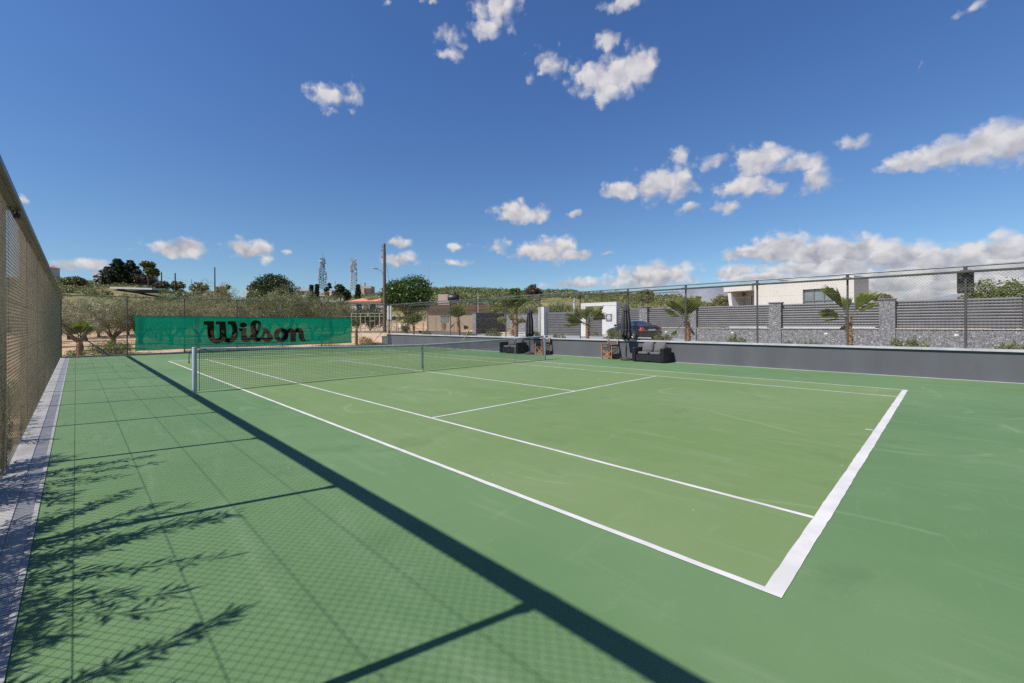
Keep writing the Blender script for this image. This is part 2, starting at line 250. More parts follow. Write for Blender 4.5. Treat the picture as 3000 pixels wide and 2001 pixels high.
# ------------------------------------------------------------------ geometry helpers
def V3(*a): return Vector(a)
class MB:
    """collects faces, then links them as ONE mesh object"""
    def __init__(s): s.v = []; s.f = []; s.m = []; s.cur = 0; s.smooth = []
    def add(s, vs, fs, sm=False):
        o = len(s.v); s.v += [tuple(v) for v in vs]; s.f += [tuple(i+o for i in f) for f in fs]; s.m += [s.cur]*len(fs); s.smooth += [sm]*len(fs)
    def box(s, x0, x1, y0, y1, z0, z1, mtx=None, bev=0):
        if bev:
            bm = bmesh.new(); bmesh.ops.create_cube(bm, size=1, matrix=Matrix.Translation(((x0+x1)/2, (y0+y1)/2, (z0+z1)/2)) @ Matrix.Diagonal((x1-x0, y1-y0, z1-z0, 1)))
            bmesh.ops.bevel(bm, geom=bm.edges[:], offset=bev, segments=2, affect='EDGES', profile=.6); s.bm(bm, mtx); return
        vs = [V3(x, y, z) for z in (z0, z1) for y in (y0, y1) for x in (x0, x1)]
        if mtx: vs = [mtx @ v for v in vs]
        s.add(vs, [(0, 2, 3, 1), (4, 5, 7, 6), (0, 1, 5, 4), (2, 6, 7, 3), (0, 4, 6, 2), (1, 3, 7, 5)])
    def bm(s, bm, mtx=None, sm=False):
        bm.verts.index_update(); s.add([(mtx @ v.co if mtx else v.co.copy()) for v in bm.verts], [[v.index for v in f.verts] for f in bm.faces], sm); bm.free()
    def tube(s, pts, r, n=8, cap=True, sm=True):
        pts = [Vector(p) for p in pts]; rs = r if isinstance(r, (list, tuple)) else [r]*len(pts); rings = []; up = None
        for i, p in enumerate(pts):
            t = (pts[min(i+1, len(pts)-1)]-pts[max(i-1, 0)]).normalized()
            if up is None: up = V3(0, 0, 1) if abs(t.z) < .9 else V3(1, 0, 0)
            a = t.cross(up)
            if a.length < 1e-4: a = t.cross(V3(0, 1, 0))
            a.normalize(); b = a.cross(t).normalized(); up = b
            rings.append([p+a*rs[i]*math.cos(k*2*PI/n)+b*rs[i]*math.sin(k*2*PI/n) for k in range(n)])
        vs = [v for g in rings for v in g]; fs = []
        for i in range(len(pts)-1):
            for k in range(n): fs.append((i*n+k, i*n+(k+1) % n, (i+1)*n+(k+1) % n, (i+1)*n+k))
        s.add(vs, fs, sm)
        if cap: s.add(rings[0], [tuple(range(n))[::-1]]); s.add(rings[-1], [tuple(range(n))])
    def lathe(s, prof, n=16, c=(0, 0, 0), sm=True):
        vs = [V3(c[0]+r*math.cos(k*2*PI/n), c[1]+r*math.sin(k*2*PI/n), c[2]+z) for r, z in prof for k in range(n)]
        fs = [(i*n+k, i*n+(k+1) % n, (i+1)*n+(k+1) % n, (i+1)*n+k) for i in range(len(prof)-1) for k in range(n)]; s.add(vs, fs, sm)
    def bar(s, a, b, w, h):                                  # rectangular bar from a to b, w wide (horizontal), h high
        a, b = Vector(a), Vector(b); t = (b-a).normalized(); x = t.cross(V3(0, 0, 1)); x = V3(1, 0, 0) if x.length < 1e-4 else x.normalized(); z = x.cross(t)
        vs = [p+x*i*w/2+z*j*h/2 for p in (a, b) for i, j in ((-1, -1), (1, -1), (1, 1), (-1, 1))]
        s.add(vs, [(3, 2, 1, 0), (4, 5, 6, 7), (0, 1, 5, 4), (1, 2, 6, 5), (2, 3, 7, 6), (3, 0, 4, 7)])
    def poly(s, pts, th=None): s.add(pts, [tuple(range(len(pts)))])
    def prism(s, pts2, y0, y1, ax=1, mtx=None):              # outline in two axes extruded along the third
        def P(a, b, t): v = V3(a, t, b) if ax == 1 else (V3(t, a, b) if ax == 0 else V3(a, b, t)); return mtx @ v if mtx else v
        n = len(pts2); vs = [P(a, b, y0) for a, b in pts2]+[P(a, b, y1) for a, b in pts2]
        s.add(vs, [tuple(range(n)), tuple(range(2*n-1, n-1, -1))]+[(i, i+n, (i+1) % n+n, (i+1) % n) for i in range(n)])
    def build(s, name, mats, parent=None, normals=True):
        me = bpy.data.meshes.new(name); me.from_pydata(s.v, [], s.f)
        for q in (mats if isinstance(mats, (list, tuple)) else [mats]): me.materials.append(q)
        if any(s.m): me.polygons.foreach_set('material_index', s.m)
        me.polygons.foreach_set('use_smooth', s.smooth)
        if normals:
            b = bmesh.new(); b.from_mesh(me); bmesh.ops.recalc_face_normals(b, faces=b.faces); b.to_mesh(me); b.free()
        me.update(); o = bpy.data.objects.new(name, me); COL.objects.link(o)
        if parent: o.parent = parent
        return o
def tag(o, label=None, cat=None, group=None, kind=None):
    if label: o['label'] = label
    if cat: o['category'] = cat
    if group: o['group'] = group
    if kind: o['kind'] = kind
    return o
def thing(name, label, cat, loc=(0, 0, 0), rz=0, group=None):
    o = bpy.data.objects.new(name, None); COL.objects.link(o); o.location = loc; o.rotation_euler = (0, 0, rz); o.empty_display_size = .2
    return tag(o, label, cat, group)
def dup(root, loc, rz, label, scale=1, group=None):
    def cp(o, par):
        c = o.copy(); COL.objects.link(c)
        if par: c.parent = par
        for ch in [x for x in KIDS.get(o.name, [])]: cp(ch, c)
        return c
    r = cp(root, None); r.location = loc; r.rotation_euler = (0, 0, rz); r.scale = (scale,)*3 if not isinstance(scale, tuple) else scale; r['label'] = label
    if group: r['group'] = group
    return r
KIDS = {}
def kids(root):
    for o in S.objects:
        if o.parent == root: KIDS.setdefault(root.name, []).append(o); kids(o)
def np_mesh(name, verts, nper, mat_, parent=None, smooth=False):
    """verts (k*nper,3): k separate faces of nper corners"""
    verts = np.asarray(verts, np.float32); n = len(verts); k = n//nper
    me = bpy.data.meshes.new(name); me.vertices.add(n); me.vertices.foreach_set('co', verts.ravel()); me.loops.add(n); me.loops.foreach_set('vertex_index', np.arange(n, dtype=np.int32))
    me.polygons.add(k); me.polygons.foreach_set('loop_start', np.arange(0, n, nper, dtype=np.int32)); me.polygons.foreach_set('loop_total', np.full(k, nper, np.int32))
    me.materials.append(mat_); me.update(); me.validate(); o = bpy.data.objects.new(name, me); COL.objects.link(o)
    if parent: o.parent = parent
    return o
def unit(n): v = rng.normal(size=(n, 3)); return v/np.linalg.norm(v, axis=1)[:, None]
def leaves(c, L, W, up=.3, dirs=None):
    """one folded-diamond leaf (quad) at every centre c; L, W arrays or numbers"""
    n = len(c); d = unit(n) if dirs is None else dirs; d = d+np.array([0, 0, up])*rng.random((n, 1)); d /= np.linalg.norm(d, axis=1)[:, None]
    s = np.cross(d, unit(n)); s /= np.linalg.norm(s, axis=1)[:, None]+1e-9
    L = np.broadcast_to(L, (n,))[:, None]*rng.uniform(.7, 1.3, (n, 1)); W = np.broadcast_to(W, (n,))[:, None]*rng.uniform(.7, 1.3, (n, 1))
    a = c-d*L*.5; b = c+s*W*.5; e = c+d*L*.5; f = c-s*W*.5
    return np.stack([a, b, e, f], 1).reshape(-1, 3)
def clumps(centres, rad, per, squash=.8):
    """leaf centres gathered in fuzzy clumps"""
    c = np.repeat(np.asarray(centres, float), per, 0); r = np.repeat(np.broadcast_to(rad, (len(centres),)), per)
    return c+unit(len(c))*(rng.random((len(c), 1))**.45)*r[:, None]*np.array([1, 1, squash])

FWD = np.array([math.sin(YAW), math.cos(YAW)]); RGT = np.array([math.cos(YAW), -math.sin(YAW)])
def du(x, y): r = np.array([x-CX, y-CY]); return r @ FWD, r @ RGT
def at(px, D):
    """ground-plan point seen in the photograph's column px at D metres straight ahead"""
    q = np.array([CX, CY])+D*(FWD+(px-1480.8)/1280*RGT); return float(q[0]), float(q[1])
def zat(px, py, D): return CZ+D*(948.0-(px-1480)*.0048-py)/1280
def sms(x, a, b): t = np.clip((x-a)/(b-a), 0, 1); return t*t*(3-2*t)
RIDGE = np.array([(-700, 795, 150, 48), (-200, 806, 150, 52), (150, 812, 150, 55), (250, 816, 150, 58), (400, 822, 150, 60), (500, 838, 155, 62), (560, 857, 165, 66), (640, 872, 175, 70), (750, 876, 180, 72), (850, 876, 185, 74), (950, 868, 190, 76), (1050, 858, 200, 78), (1150, 848, 210, 74), (1250, 841, 215, 70), (1400, 846, 220, 66), (1550, 850, 220, 62), (1700, 855, 215, 60), (1850, 861, 205, 58), (1980, 868, 190, 58), (2080, 893, 170, 60), (2180, 908, 160, 62), (2300, 925, 150, 64), (2600, 935, 150, 66), (3600, 940, 150, 66)], float)
def hz(x, y):
    x = np.asarray(x, float); y = np.asarray(y, float); dx = x-CX; dy = y-CY
    D = dx*FWD[0]+dy*FWD[1]; L = dx*RGT[0]+dy*RGT[1]; Dp = np.maximum(D, 1e-3); u = np.clip(L/Dp, -3, 3); px = u*1280+1480
    z = np.full(x.shape, -.06); side = sms(x, 9.6, 10.6)*(.08+.42*sms(y, -3.0, 2.0))
    corner = sms(px, 940, 1040)*sms(D, 32, 46)*.80*(y > 18.3); z = z+np.maximum(side, corner)
    zr = np.interp(px, RIDGE[:, 0], RIDGE[:, 1]); Dr = np.interp(px, RIDGE[:, 0], RIDGE[:, 2]); D0 = np.interp(px, RIDGE[:, 0], RIDGE[:, 3])
    H = CZ+(948-(px-1480)*.0048-zr)/1280*Dr-1.2
    t = np.clip((D-D0)/(Dr-D0), 0, 1); h = (H-z)*(t**1.12)
    h = np.where(D > Dr, (H-z)-np.minimum((D-Dr)*.05, H-z-0), h)
    bump = (np.sin(x*.13+1.1*np.sin(y*.09))*np.sin(y*.11+.7)*.8+np.sin(x*.31+y*.23)*.3)*sms(D, D0+5, D0+35)*np.clip(H/8, .1, 1)
    return np.where(D > 5, z+h+bump, z)
def Dfor(px, yb):
    """distance at which the hillside in column px shows at height yb"""
    D = np.linspace(60, float(np.interp(px, RIDGE[:, 0], RIDGE[:, 2]))-1, 300); q = np.array([at(px, d) for d in D]); y = 948-(px-1480)*.0048-(hz(q[:, 0], q[:, 1])-CZ)/D*1280
    k = np.where(y <= yb)[0]; return float(D[k[0]]) if len(k) else float(D[-1])
def hz1(x, y): return float(hz(np.array([x]), np.array([y]))[0])

# ------------------------------------------------------------------ ground
def terrain():
    na = 720; rad = np.concatenate([[0.0], 1.2*1.028**np.arange(150)]); rad = np.concatenate([rad, np.array([90, 110, 150, 220, 330, 500, 800, 1500, 4000, 9000.0])+rad[-1]])
    fr = np.concatenate([np.linspace(-1.0, 1.0, 560, endpoint=False), np.linspace(1.0, 2*PI-1.0, 160, endpoint=False)])
    az_ = YAW+fr; na = len(az_); RR, AA = np.meshgrid(rad, az_, indexing='ij'); X = CX+RR*np.sin(AA); Y = CY+RR*np.cos(AA); Z = hz(X, Y); nr = len(rad)
    V = np.stack([X, Y, Z], -1).reshape(-1, 3); i, j = np.meshgrid(np.arange(nr-1), np.arange(na), indexing='ij'); j2 = (j+1) % na
    F = np.stack([i*na+j, i*na+j2, (i+1)*na+j2, (i+1)*na+j], -1).reshape(-1, 4)
    me = bpy.data.meshes.new('ground'); me.vertices.add(len(V)); me.vertices.foreach_set('co', V.astype(np.float32).ravel()); me.loops.add(F.size); me.loops.foreach_set('vertex_index', F.astype(np.int32).ravel())
    me.polygons.add(len(F)); me.polygons.foreach_set('loop_start', np.arange(0, F.size, 4, dtype=np.int32)); me.polygons.foreach_set('loop_total', np.full(len(F), 4, np.int32)); me.polygons.foreach_set('use_smooth', np.ones(len(F), bool))
    me.update(); me.validate()
    m, n = mat('dry ground'); p = pos(n); b = n.node('ShaderNodeBsdfPrincipled'); n.l.new(b.outputs[0], n.out.inputs[0])
    c = n.mix(n.ramp(n.noise(p, .12, 6, .6), .38, .62), (.40, .265, .160), (.48, .345, .225))
    c = n.mix(n.ramp(n.noise(p, .8, 5, .6), .48, .68), c, (.27, .165, .095))
    sz = n.node('ShaderNodeSeparateXYZ'); n.put(sz.inputs[0], p)
    hill = n.ramp(sz.outputs[2], 1.2, 4.5)
    g = n.mix(n.ramp(n.noise(p, .09, 6, .62), .40, .58), (.215, .165, .075), (.115, .120, .042)); g = n.mix(n.ramp(n.noise(p, .35, 4), .66, .74), g, (.46, .37, .26))
    c = n.mix(hill, c, g)
    gr = n.ramp(n.noise(p, .55, 5, .65), .55, .66); c = n.mix(n.math('MULTIPLY', gr, .6), c, (.13, .13, .045))
    n.put(b.inputs['Base Color'], c); b.inputs['Roughness'].default_value = .95; b.inputs['Specular IOR Level'].default_value = .2
    bp = n.node('ShaderNodeBump'); bp.inputs['Strength'].default_value = .7; bp.inputs['Distance'].default_value = .06; n.put(bp.inputs['Height'], n.noise(p, 5, 6, .65)); n.l.new(bp.outputs[0], b.inputs['Normal'])
    me.materials.append(m); o = bpy.data.objects.new('ground', me); COL.objects.link(o); tag(o, kind='structure')
terrain()
def sheet(name, pts, m, kind='structure', z=None):
    b = MB(); b.add([(p[0], p[1], p[2] if len(p) > 2 else z) for p in pts], [tuple(range(len(pts)))]); o = b.build(name, m); tag(o, kind=kind); return o
b = MB(); b.box(-8.635, 8.98, -30, 18.22, -.12, 0.0); tag(b.build('outer_court', M['court_out']), kind='structure')
sheet('inner_court', [(-5.46, -11.86), (5.46, -11.86), (5.46, 11.86), (-5.46, 11.86)], M['court_in'], z=.002)
def court_lines():
    b = MB(); z = .0045
    def strip(x0, y0, x1, y1, w0):                           # hand-taped line: long thin strip, edges wander by a millimetre or two
        L = math.hypot(x1-x0, y1-y0); n = max(2, int(L/.09)); tx, ty = (x1-x0)/L, (y1-y0)/L; vs = []; ja = jb = 0
        for i in range(n+1):
            ja = ja*.4+rnd.gauss(0, .0016); jb = jb*.4+rnd.gauss(0, .0016); s = L*i/n
            for sg, j in ((-1, ja), (1, jb)): d = sg*w0/2+j; vs.append((x0+tx*s-ty*d, y0+ty*s+tx*d, z))
        b.add(vs, [(2*i, 2*i+2, 2*i+3, 2*i+1) for i in range(n)])
    X, Y = 5.485, 11.885
    for sx in (-1, 1): strip(sx*(X-.0275), -Y+.1, sx*(X-.0275), Y-.1, .055); strip(sx*(4.115-.025), -Y+.1, sx*(4.115-.025), Y-.1, .05)
    for sy in (-1, 1):
        strip(-X, sy*(Y-.05), X, sy*(Y-.05), .10)
        strip(-4.065, sy*6.375, 4.065, sy*6.375, .05)
        strip(0, sy*(Y-.105), 0, sy*(Y-.2), .05)
    for ya, yb in ((-6.345, 6.345),): strip(0, ya, 0, yb, .05)
    tag(b.build('court_lines', M['line'], normals=False), kind='structure')
court_lines()
b = MB(); b.box(8.905, 8.985, -25, 18.2, -.01, .006); tag(b.build('wall_foot_strip', M['conc_pale']), kind='structure')
b = MB(); b.box(-9.0, -8.785, -30, 18.3, -.10, .012); b.box(-9.05, 9.0, 18.30, 18.42, -.1, .07); b.box(-8.6, 9.0, 18.225, 18.298, -.1, -.004); tag(b.build('kerb', M['conc']), kind='structure')
# drain channel along the left edge of the court
dr = thing('drain_channel', 'long slotted metal drain channel along the court edge under the fence', 'drain', (-8.71, 0, 0))
b = MB()
for k in range(int(34/.030)):
    y = -17+k*.030
    if y < 2: b.box(-.072, .040, y, y+.0225, -.01, .005)
b.box(-.072, .040, 2.0, 18.2, -.01, .005); b.build('grate', M['grate'], dr)
b = MB(); b.box(.042, .074, -17, 18.2, -.05, .0075); b.box(-.076, -.073, -17, 18.2, -.05, .0075); b.build('edge_rail', M['conc'], dr)
b = MB(); b.box(-.0725, .0415, -17, 18.2, -.06, -.045); b.build('channel_bottom', M['dark'], dr)

# road, drive and planting bed beyond the right-hand wall
def draped(name, line, w, m, dz=.02, seg=40):
    b = MB(); P = [Vector((*p, 0)) for p in line]; pts = []
    for i in range(len(P)-1):
        for k in range(seg): pts.append(P[i].lerp(P[i+1], k/seg))
    pts.append(P[-1]); nx = 8; vs = []
    for i, p in enumerate(pts):
        t = (pts[min(i+1, len(pts)-1)]-pts[max(i-1, 0)]).normalized(); q = Vector((-t.y, t.x, 0))
        for k in range(nx+1): a = p+q*w*(k/nx-.5); vs.append((a.x, a.y, hz1(a.x, a.y)+dz))
    b.add(vs, [(i*(nx+1)+k, (i+1)*(nx+1)+k, (i+1)*(nx+1)+k+1, i*(nx+1)+k+1) for i in range(len(pts)-1) for k in range(nx)], True); tag(b.build(name, m), kind='structure')
draped('road', [at(760, 53), at(1000, 50), at(1140, 47.5), at(1330, 44), at(1480, 40)], 4.6, M['asphalt'], .035)
draped('driveway', [(18.2, 18.5), (17.2, 8), (17, -2), (17, -20)], 11.5, M['paving'], .05, 20)
b = MB(); b.box(9.31, 11.0, -22, 18.3, .0, .60); tag(b.build('planting_bed', M['soil']), kind='structure')

# ------------------------------------------------------------------ chain link fences
def mesh_bay(w, h, z0, r=.0019, dep=.0042):
    """one bay of woven chain link in the local x-z plane: zigzag wires that hook into their neighbours"""
    hw = .0405; hh = .0425; n = int(round(w/hw)); hw = w/n; m = int(round(h/hh)); hh = h/m; V = []; F = []; o = 0
    ring = [(1.25*r, 0), (0, r), (-1.25*r, 0), (0, -r)]
    for i in range(n):
        for j in range(m+1):
            side = (i+j) % 2; x = (i+side)*hw; y = dep*(1 if side else -1)
            V += [(x+a, y+c, z0+j*hh) for a, c in ring]
        for j in range(m):
            for k in range(4): F.append((o+j*4+k, o+j*4+(k+1) % 4, o+(j+1)*4+(k+1) % 4, o+(j+1)*4+k))
        o += 4*(m+1)
    me = bpy.data.meshes.new('mesh_panel'); me.from_pydata(V, [], F); me.materials.append(M['galv']); me.polygons.foreach_set('use_smooth', [True]*len(F)); return me
def fence(label, org, ang, posts, z0, ztop, r=.0019, dep=.0042):
    t = thing('chain_link_fence', label, 'fence', (org[0], org[1], 0), ang)
    cache = {}
    pb = MB(); pb.tube([(0, 0, z0-.02), (0, 0, ztop+.01)], .030, 10); pm_ = None
    for i, p in enumerate(posts):
        if pm_ is None: pm_ = pb.build('post', M['post'], t); pm_.location = (p, .045, 0)
        else: q = pm_.copy(); COL.objects.link(q); q.location = (p, .045, 0)
        if i+1 < len(posts):
            w = round(posts[i+1]-p, 2)
            if w not in cache: cache[w] = mesh_bay(w, ztop-z0-.04, z0+.02, r, dep)
            o = bpy.data.objects.new('mesh_panel', cache[w]); COL.objects.link(o); o.parent = t; o.location = (p, 0, 0)
    b = MB(); b.tube([(posts[0], .03, ztop+.012), (posts[-1], .03, ztop+.012)], .024, 10)
    for p in posts: b.tube([(p-.05, .035, ztop+.012), (p+.05, .035, ztop+.012)], .031, 10)
    b.build('top_rail', M['tube'], t)
    for zz in (.66, 1.28, 1.90, 2.53):
        if zz > z0+.1: b = MB(); b.tube([(posts[0], .006, zz), (posts[-1], .006, zz)], .0024, 5); b.build('tension_wire', M['galv'], t)
    return t
YS = [18.28-2.597*j for j in range(14)]
def light_bar(t, x0, x1, y, z, posts, hw):
    b = MB(); b.box(x0, x1, y-hw, y+hw, z-.030, z+.030, bev=.008); b.box(x0, x1, y-.018, y+.018, z-.036, z-.028); b.build('light_bar', M['rail'], t)
    for p in posts:
        b = MB(); b.box(p-.11, p+.11, y-.035, y+.10, z+.030, z+.042); b.box(p-.045, p+.045, y+.03, .08, z+.02, z+.034); b.box(p-.05, p+.05, y+.02, y+.045, z-.03, z+.05); b.tube([(p, .045, z-.03), (p, .045, z+.15)], .042, 10); b.build('bracket', M['post'], t)
# left fence: local x runs along +Y; local y points to -X (outside)
LF = fence('tall chain link fence close by along the left edge of the court', (-8.945, 0), PI/2, sorted(YS), .02, 3.15, .0018, .0036)
light_bar(LF, min(YS), max(YS)-.1, -.066, 2.945, sorted(YS), .055)
b = MB(); b.tube([(-5.35, -.02, 2.93), (-5.25, -.05, 2.86), (-5.10, -.06, 2.87), (-5.0, -.07, 2.93)], .008, 6); b.box(-5.17, -5.06, -.10, -.04, 2.83, 2.88, bev=.01); b.build('cable_clip', M['black'], LF)
FX = [-8.93, -6.448, -3.949, -1.306, 1.292, 3.882, 6.524, 9.12]
# far fence: local x runs along +X, local y points to +Y (outside)
FF = fence('chain link fence across the far end of the court carrying the green banner', (0, 18.26), 0, FX, .03, 3.12)
b = MB(); b.tube([(-8.9, .06, 1.72), (-7.15, .03, .02)], .024, 8); b.build('brace', M['post'], FF)
b = MB(); b.tube([(9.1, .06, 1.55), (7.55, .03, .02)], .024, 8); b.build('brace', M['post'], FF)
b = MB(); b.tube([(-6.4, .06, 2.0), (-4.95, .06, .6)], .024, 8); b.build('brace', M['post'], FF)
# right fence stands on the wall: local x runs along -Y, local y points to +X (outside)
RF = fence('chain link fence standing on top of the charcoal wall along the right side', (9.15, 0), -PI/2, sorted(-y for y in YS), .862, 3.12)
light_bar(RF, -15.2, 16.5, -.085, 2.975, sorted(-y for y in YS)[1:], .032)
b = MB(); b.tube([(-18.2, .05, 1.95), (-17.3, .05, .88)], .02, 8); b.build('brace', M['tube'], RF)
b = MB(); b.tube([(-7.8, -.09, 2.87), (-6.45, -.09, 2.90)], .022, 8); b.tube([(-7.2, -.09, 2.88), (-7.2, -.085, 2.95)], .008, 6); b.build('hanging_rod', M['tube'], RF)
b = MB(); b.tube([(3.8, -.09, 2.865), (4.85, -.09, 2.875)], .024, 8); b.tube([(4.6, -.09, 2.88), (4.6, -.085, 2.95)], .008, 6); b.build('hanging_rod', M['tube'], RF)
ls = thing('cabinet', 'black box with two handles hung on a fence post at far right', 'cabinet', (9.33, -12.885, 0))
b = MB(); b.box(-.07, .20, -.165, .165, 2.40, 3.00, bev=.02); b.build('box', M['black'], ls)
for z in (2.50, 2.86):
    b = MB(); b.tube([(-.072, -.08, z), (-.105, -.07, z), (-.105, .07, z), (-.072, .08, z)], .010, 6); b.box(-.082, -.069, -.10, .10, z-.045, z-.012, bev=.004); b.build('handle', M['tube'], ls)

# retaining wall on the right
rw = thing('retaining_wall', 'low smooth charcoal wall with pale coping along the right side of the court', 'wall', (9.0, 0, 0))
b = MB(); b.box(0, .30, -25, 18.42, -.2, .80); b.build('body', M['wallgrey'], rw)
b = MB(); y = -25
while y < 18.4: y2 = min(18.46, y+1.0); b.box(-.062, .36, y+.0015, y2-.0015, .802, .858); y = y2
b.build('coping', M['cap'], rw)
b = MB(); b.box(0, .34, 18.425, 19.2, -.2, .60); b.box(-.03, .37, 18.47, 19.24, .602, .64); b.build('stepped_end', M['wallgrey'], rw)

# ------------------------------------------------------------------ banner
def smooth(pts, it=2, cut=.55):
    pts = [Vector(p) for p in pts]; n = len(pts); keep = []
    for i in range(n):
        a = pts[i]-pts[i-1]; c = pts[(i+1) % n]-pts[i]; keep.append(abs(a.angle(c)) > 1.05)
    for _ in range(it):
        q = []; k2 = []; n = len(pts)
        for i in range(n):
            p0, p1, p2 = pts[i-1], pts[i], pts[(i+1) % n]
            if keep[i]: q.append(p1); k2.append(True)
            else: q += [p1.lerp(p0, .25), p1.lerp(p2, .25)]; k2 += [False, False]
        pts, keep = q, k2
    return [(p.x, p.y) for p in pts]
LET = {}
LET['W'] = [(-3.045,1.837),(-2.536,1.837),(-2.526,1.375),(-2.515,0.934),(-2.483,0.821),(-2.403,0.778),(-2.302,0.796),(-2.244,0.883),(-2.255,1.283),(-2.269,1.624),(-2.445,1.634),(-2.444,1.822),(-1.942,1.823),(-1.913,1.368),(-1.899,0.934),(-1.848,0.813),(-1.752,0.790),(-1.666,0.860),(-1.613,1.003),(-1.591,1.244),(-1.606,1.470),(-1.663,1.621),(-1.834,1.637),(-1.833,1.838),(-1.420,1.838),(-1.342,1.574),(-1.303,1.300),(-1.305,0.966),(-1.359,0.724),(-1.478,0.577),(-1.636,0.507),(-1.844,0.529),(-1.985,0.572),(-2.062,0.631),(-2.126,0.568),(-2.253,0.513),(-2.404,0.489),(-2.579,0.524),(-2.715,0.617),(-2.800,0.751),(-2.848,0.942),(-2.882,1.613),(-3.045,1.614)]
LET['ils'] = [(-1.231,1.390),(-0.827,1.386),(-0.823,0.925),(-0.780,0.807),(-0.698,0.792),(-0.615,0.858),(-0.573,1.012),(-0.586,1.290),(-0.612,1.569),(-0.578,1.739),(-0.473,1.854),(-0.319,1.904),(-0.151,1.879),(-0.024,1.785),(0.032,1.628),(0.003,1.440),(-0.069,1.237),(-0.183,1.019),(-0.253,0.896),(-0.240,0.818),(-0.170,0.778),(-0.071,0.807),(0.029,0.936),(0.110,1.124),(0.131,1.375),(0.376,1.373),(0.419,1.245),(0.520,1.101),(0.651,0.955),(0.709,0.809),(0.694,0.666),(0.576,0.542),(0.430,0.499),(0.257,0.514),(0.142,0.571),(0.071,0.668),(-0.001,0.576),(-0.142,0.533),(-0.297,0.523),(-0.450,0.574),(-0.547,0.695),(-0.644,0.596),(-0.781,0.539),(-0.944,0.535),(-1.079,0.594),(-1.132,0.718),(-1.151,1.237),(-1.232,1.254)]
LET['on'] = [(1.204,1.380),(0.993,1.359),(0.829,1.239),(0.740,1.017),(0.753,0.824),(0.841,0.646),(0.990,0.529),(1.200,0.490),(1.412,0.532),(1.566,0.658),(1.643,0.835),(1.666,1.015),(1.746,1.062),(1.750,0.488),(2.109,0.477),(2.105,0.924),(2.144,1.055),(2.223,1.087),(2.286,0.986),(2.301,0.720),(2.348,0.552),(2.507,0.464),(2.750,0.473),(2.750,0.591),(2.643,0.644),(2.622,0.979),(2.591,1.214),(2.479,1.333),(2.319,1.374),(2.129,1.353),(2.003,1.272),(1.847,1.379),(1.692,1.352),(1.568,1.245),(1.416,1.345)]
LC = [(-0.213,1.717),(-0.160,1.629),(-0.181,1.466),(-0.280,1.230),(-0.307,1.443),(-0.278,1.645)]
SC = [(0.273,1.042),(0.368,0.897),(0.359,0.787),(0.257,0.735),(0.172,0.791),(0.186,0.901)]
def oval(cx, cy, rx, ry, n=24): return [(cx+rx*math.cos(k*2*PI/n), cy+ry*math.sin(k*2*PI/n)) for k in range(n)]
OUT = [smooth(LET['W']), smooth(LET['ils']), oval(-1.001, 1.596, .208, .159), smooth(LET['on']), oval(2.90, .536, .095, .096, 16)]
INN = [smooth(LC, 2), smooth(SC, 2), oval(1.172, .927, .103, .22), oval(2.90, .536, .074, .075, 16)]
RLET = [(2.862,.492),(2.862,.582),(2.91,.582),(2.935,.565),(2.932,.542),(2.91,.532),(2.94,.492),(2.92,.492),(2.893,.530),(2.880,.530),(2.880,.492)]
def filled(name, loops, mat_, parent, y):
    cu = bpy.data.curves.new(name, 'CURVE'); cu.dimensions = '2D'; cu.fill_mode = 'BOTH'
    for lp in loops:
        sp = cu.splines.new('POLY'); sp.points.add(len(lp)-1); sp.use_cyclic_u = True
        for i, (a, c) in enumerate(lp): sp.points[i].co = (a, c, 0, 1)
    tmp = bpy.data.objects.new('tmp', cu); COL.objects.link(tmp); bpy.context.view_layer.update()
    me = bpy.data.meshes.new_from_object(tmp.evaluated_get(bpy.context.evaluated_depsgraph_get())); bpy.data.objects.remove(tmp); bpy.data.curves.remove(cu)
    me.name = name; me.materials.clear(); me.materials.append(mat_)
    for v in me.vertices: v.co = Vector((v.co.x, y+.012*math.sin(v.co.x*2.1)+.006*math.sin(v.co.x*5.3+v.co.y*2), v.co.y))
    o = bpy.data.objects.new(name, me); COL.objects.link(o); o.parent = parent; return o
bn = thing('banner', 'long green see-through mesh banner with big black script lettering on the far fence', 'banner', (0, 18.16, 0))
xs = np.linspace(-6.14, 6.0, 40); edge = [(x, 2.125-.003*(x+6.1)+.008*math.sin(x*3.7)) for x in xs]+[(6.0+.01*math.sin(k*2), z) for k, z in enumerate(np.linspace(2.0, .35, 8))]+[(x, .240+.010*math.sin(x*2.6)+.004*math.sin(x*7)) for x in xs[::-1]]+[(-6.13+.02*math.sin(z*9), z) for z in np.linspace(.4, 2.0, 8)]
filled('cloth', [edge]+OUT+INN+[RLET], M['screen'], bn, 0)
filled('lettering', OUT+INN+[RLET], M['screenblack'], bn, 0)
b = MB(); b.tube([(x, -.004, z-.012) for x, z in edge[:40]], .012, 6); b.tube([(x, -.004, z+.012) for x, z in edge[48:88]], .012, 6); b.build('hem', pm('dark green hem', (.008, .16, .085), None, 5, .8), bn)

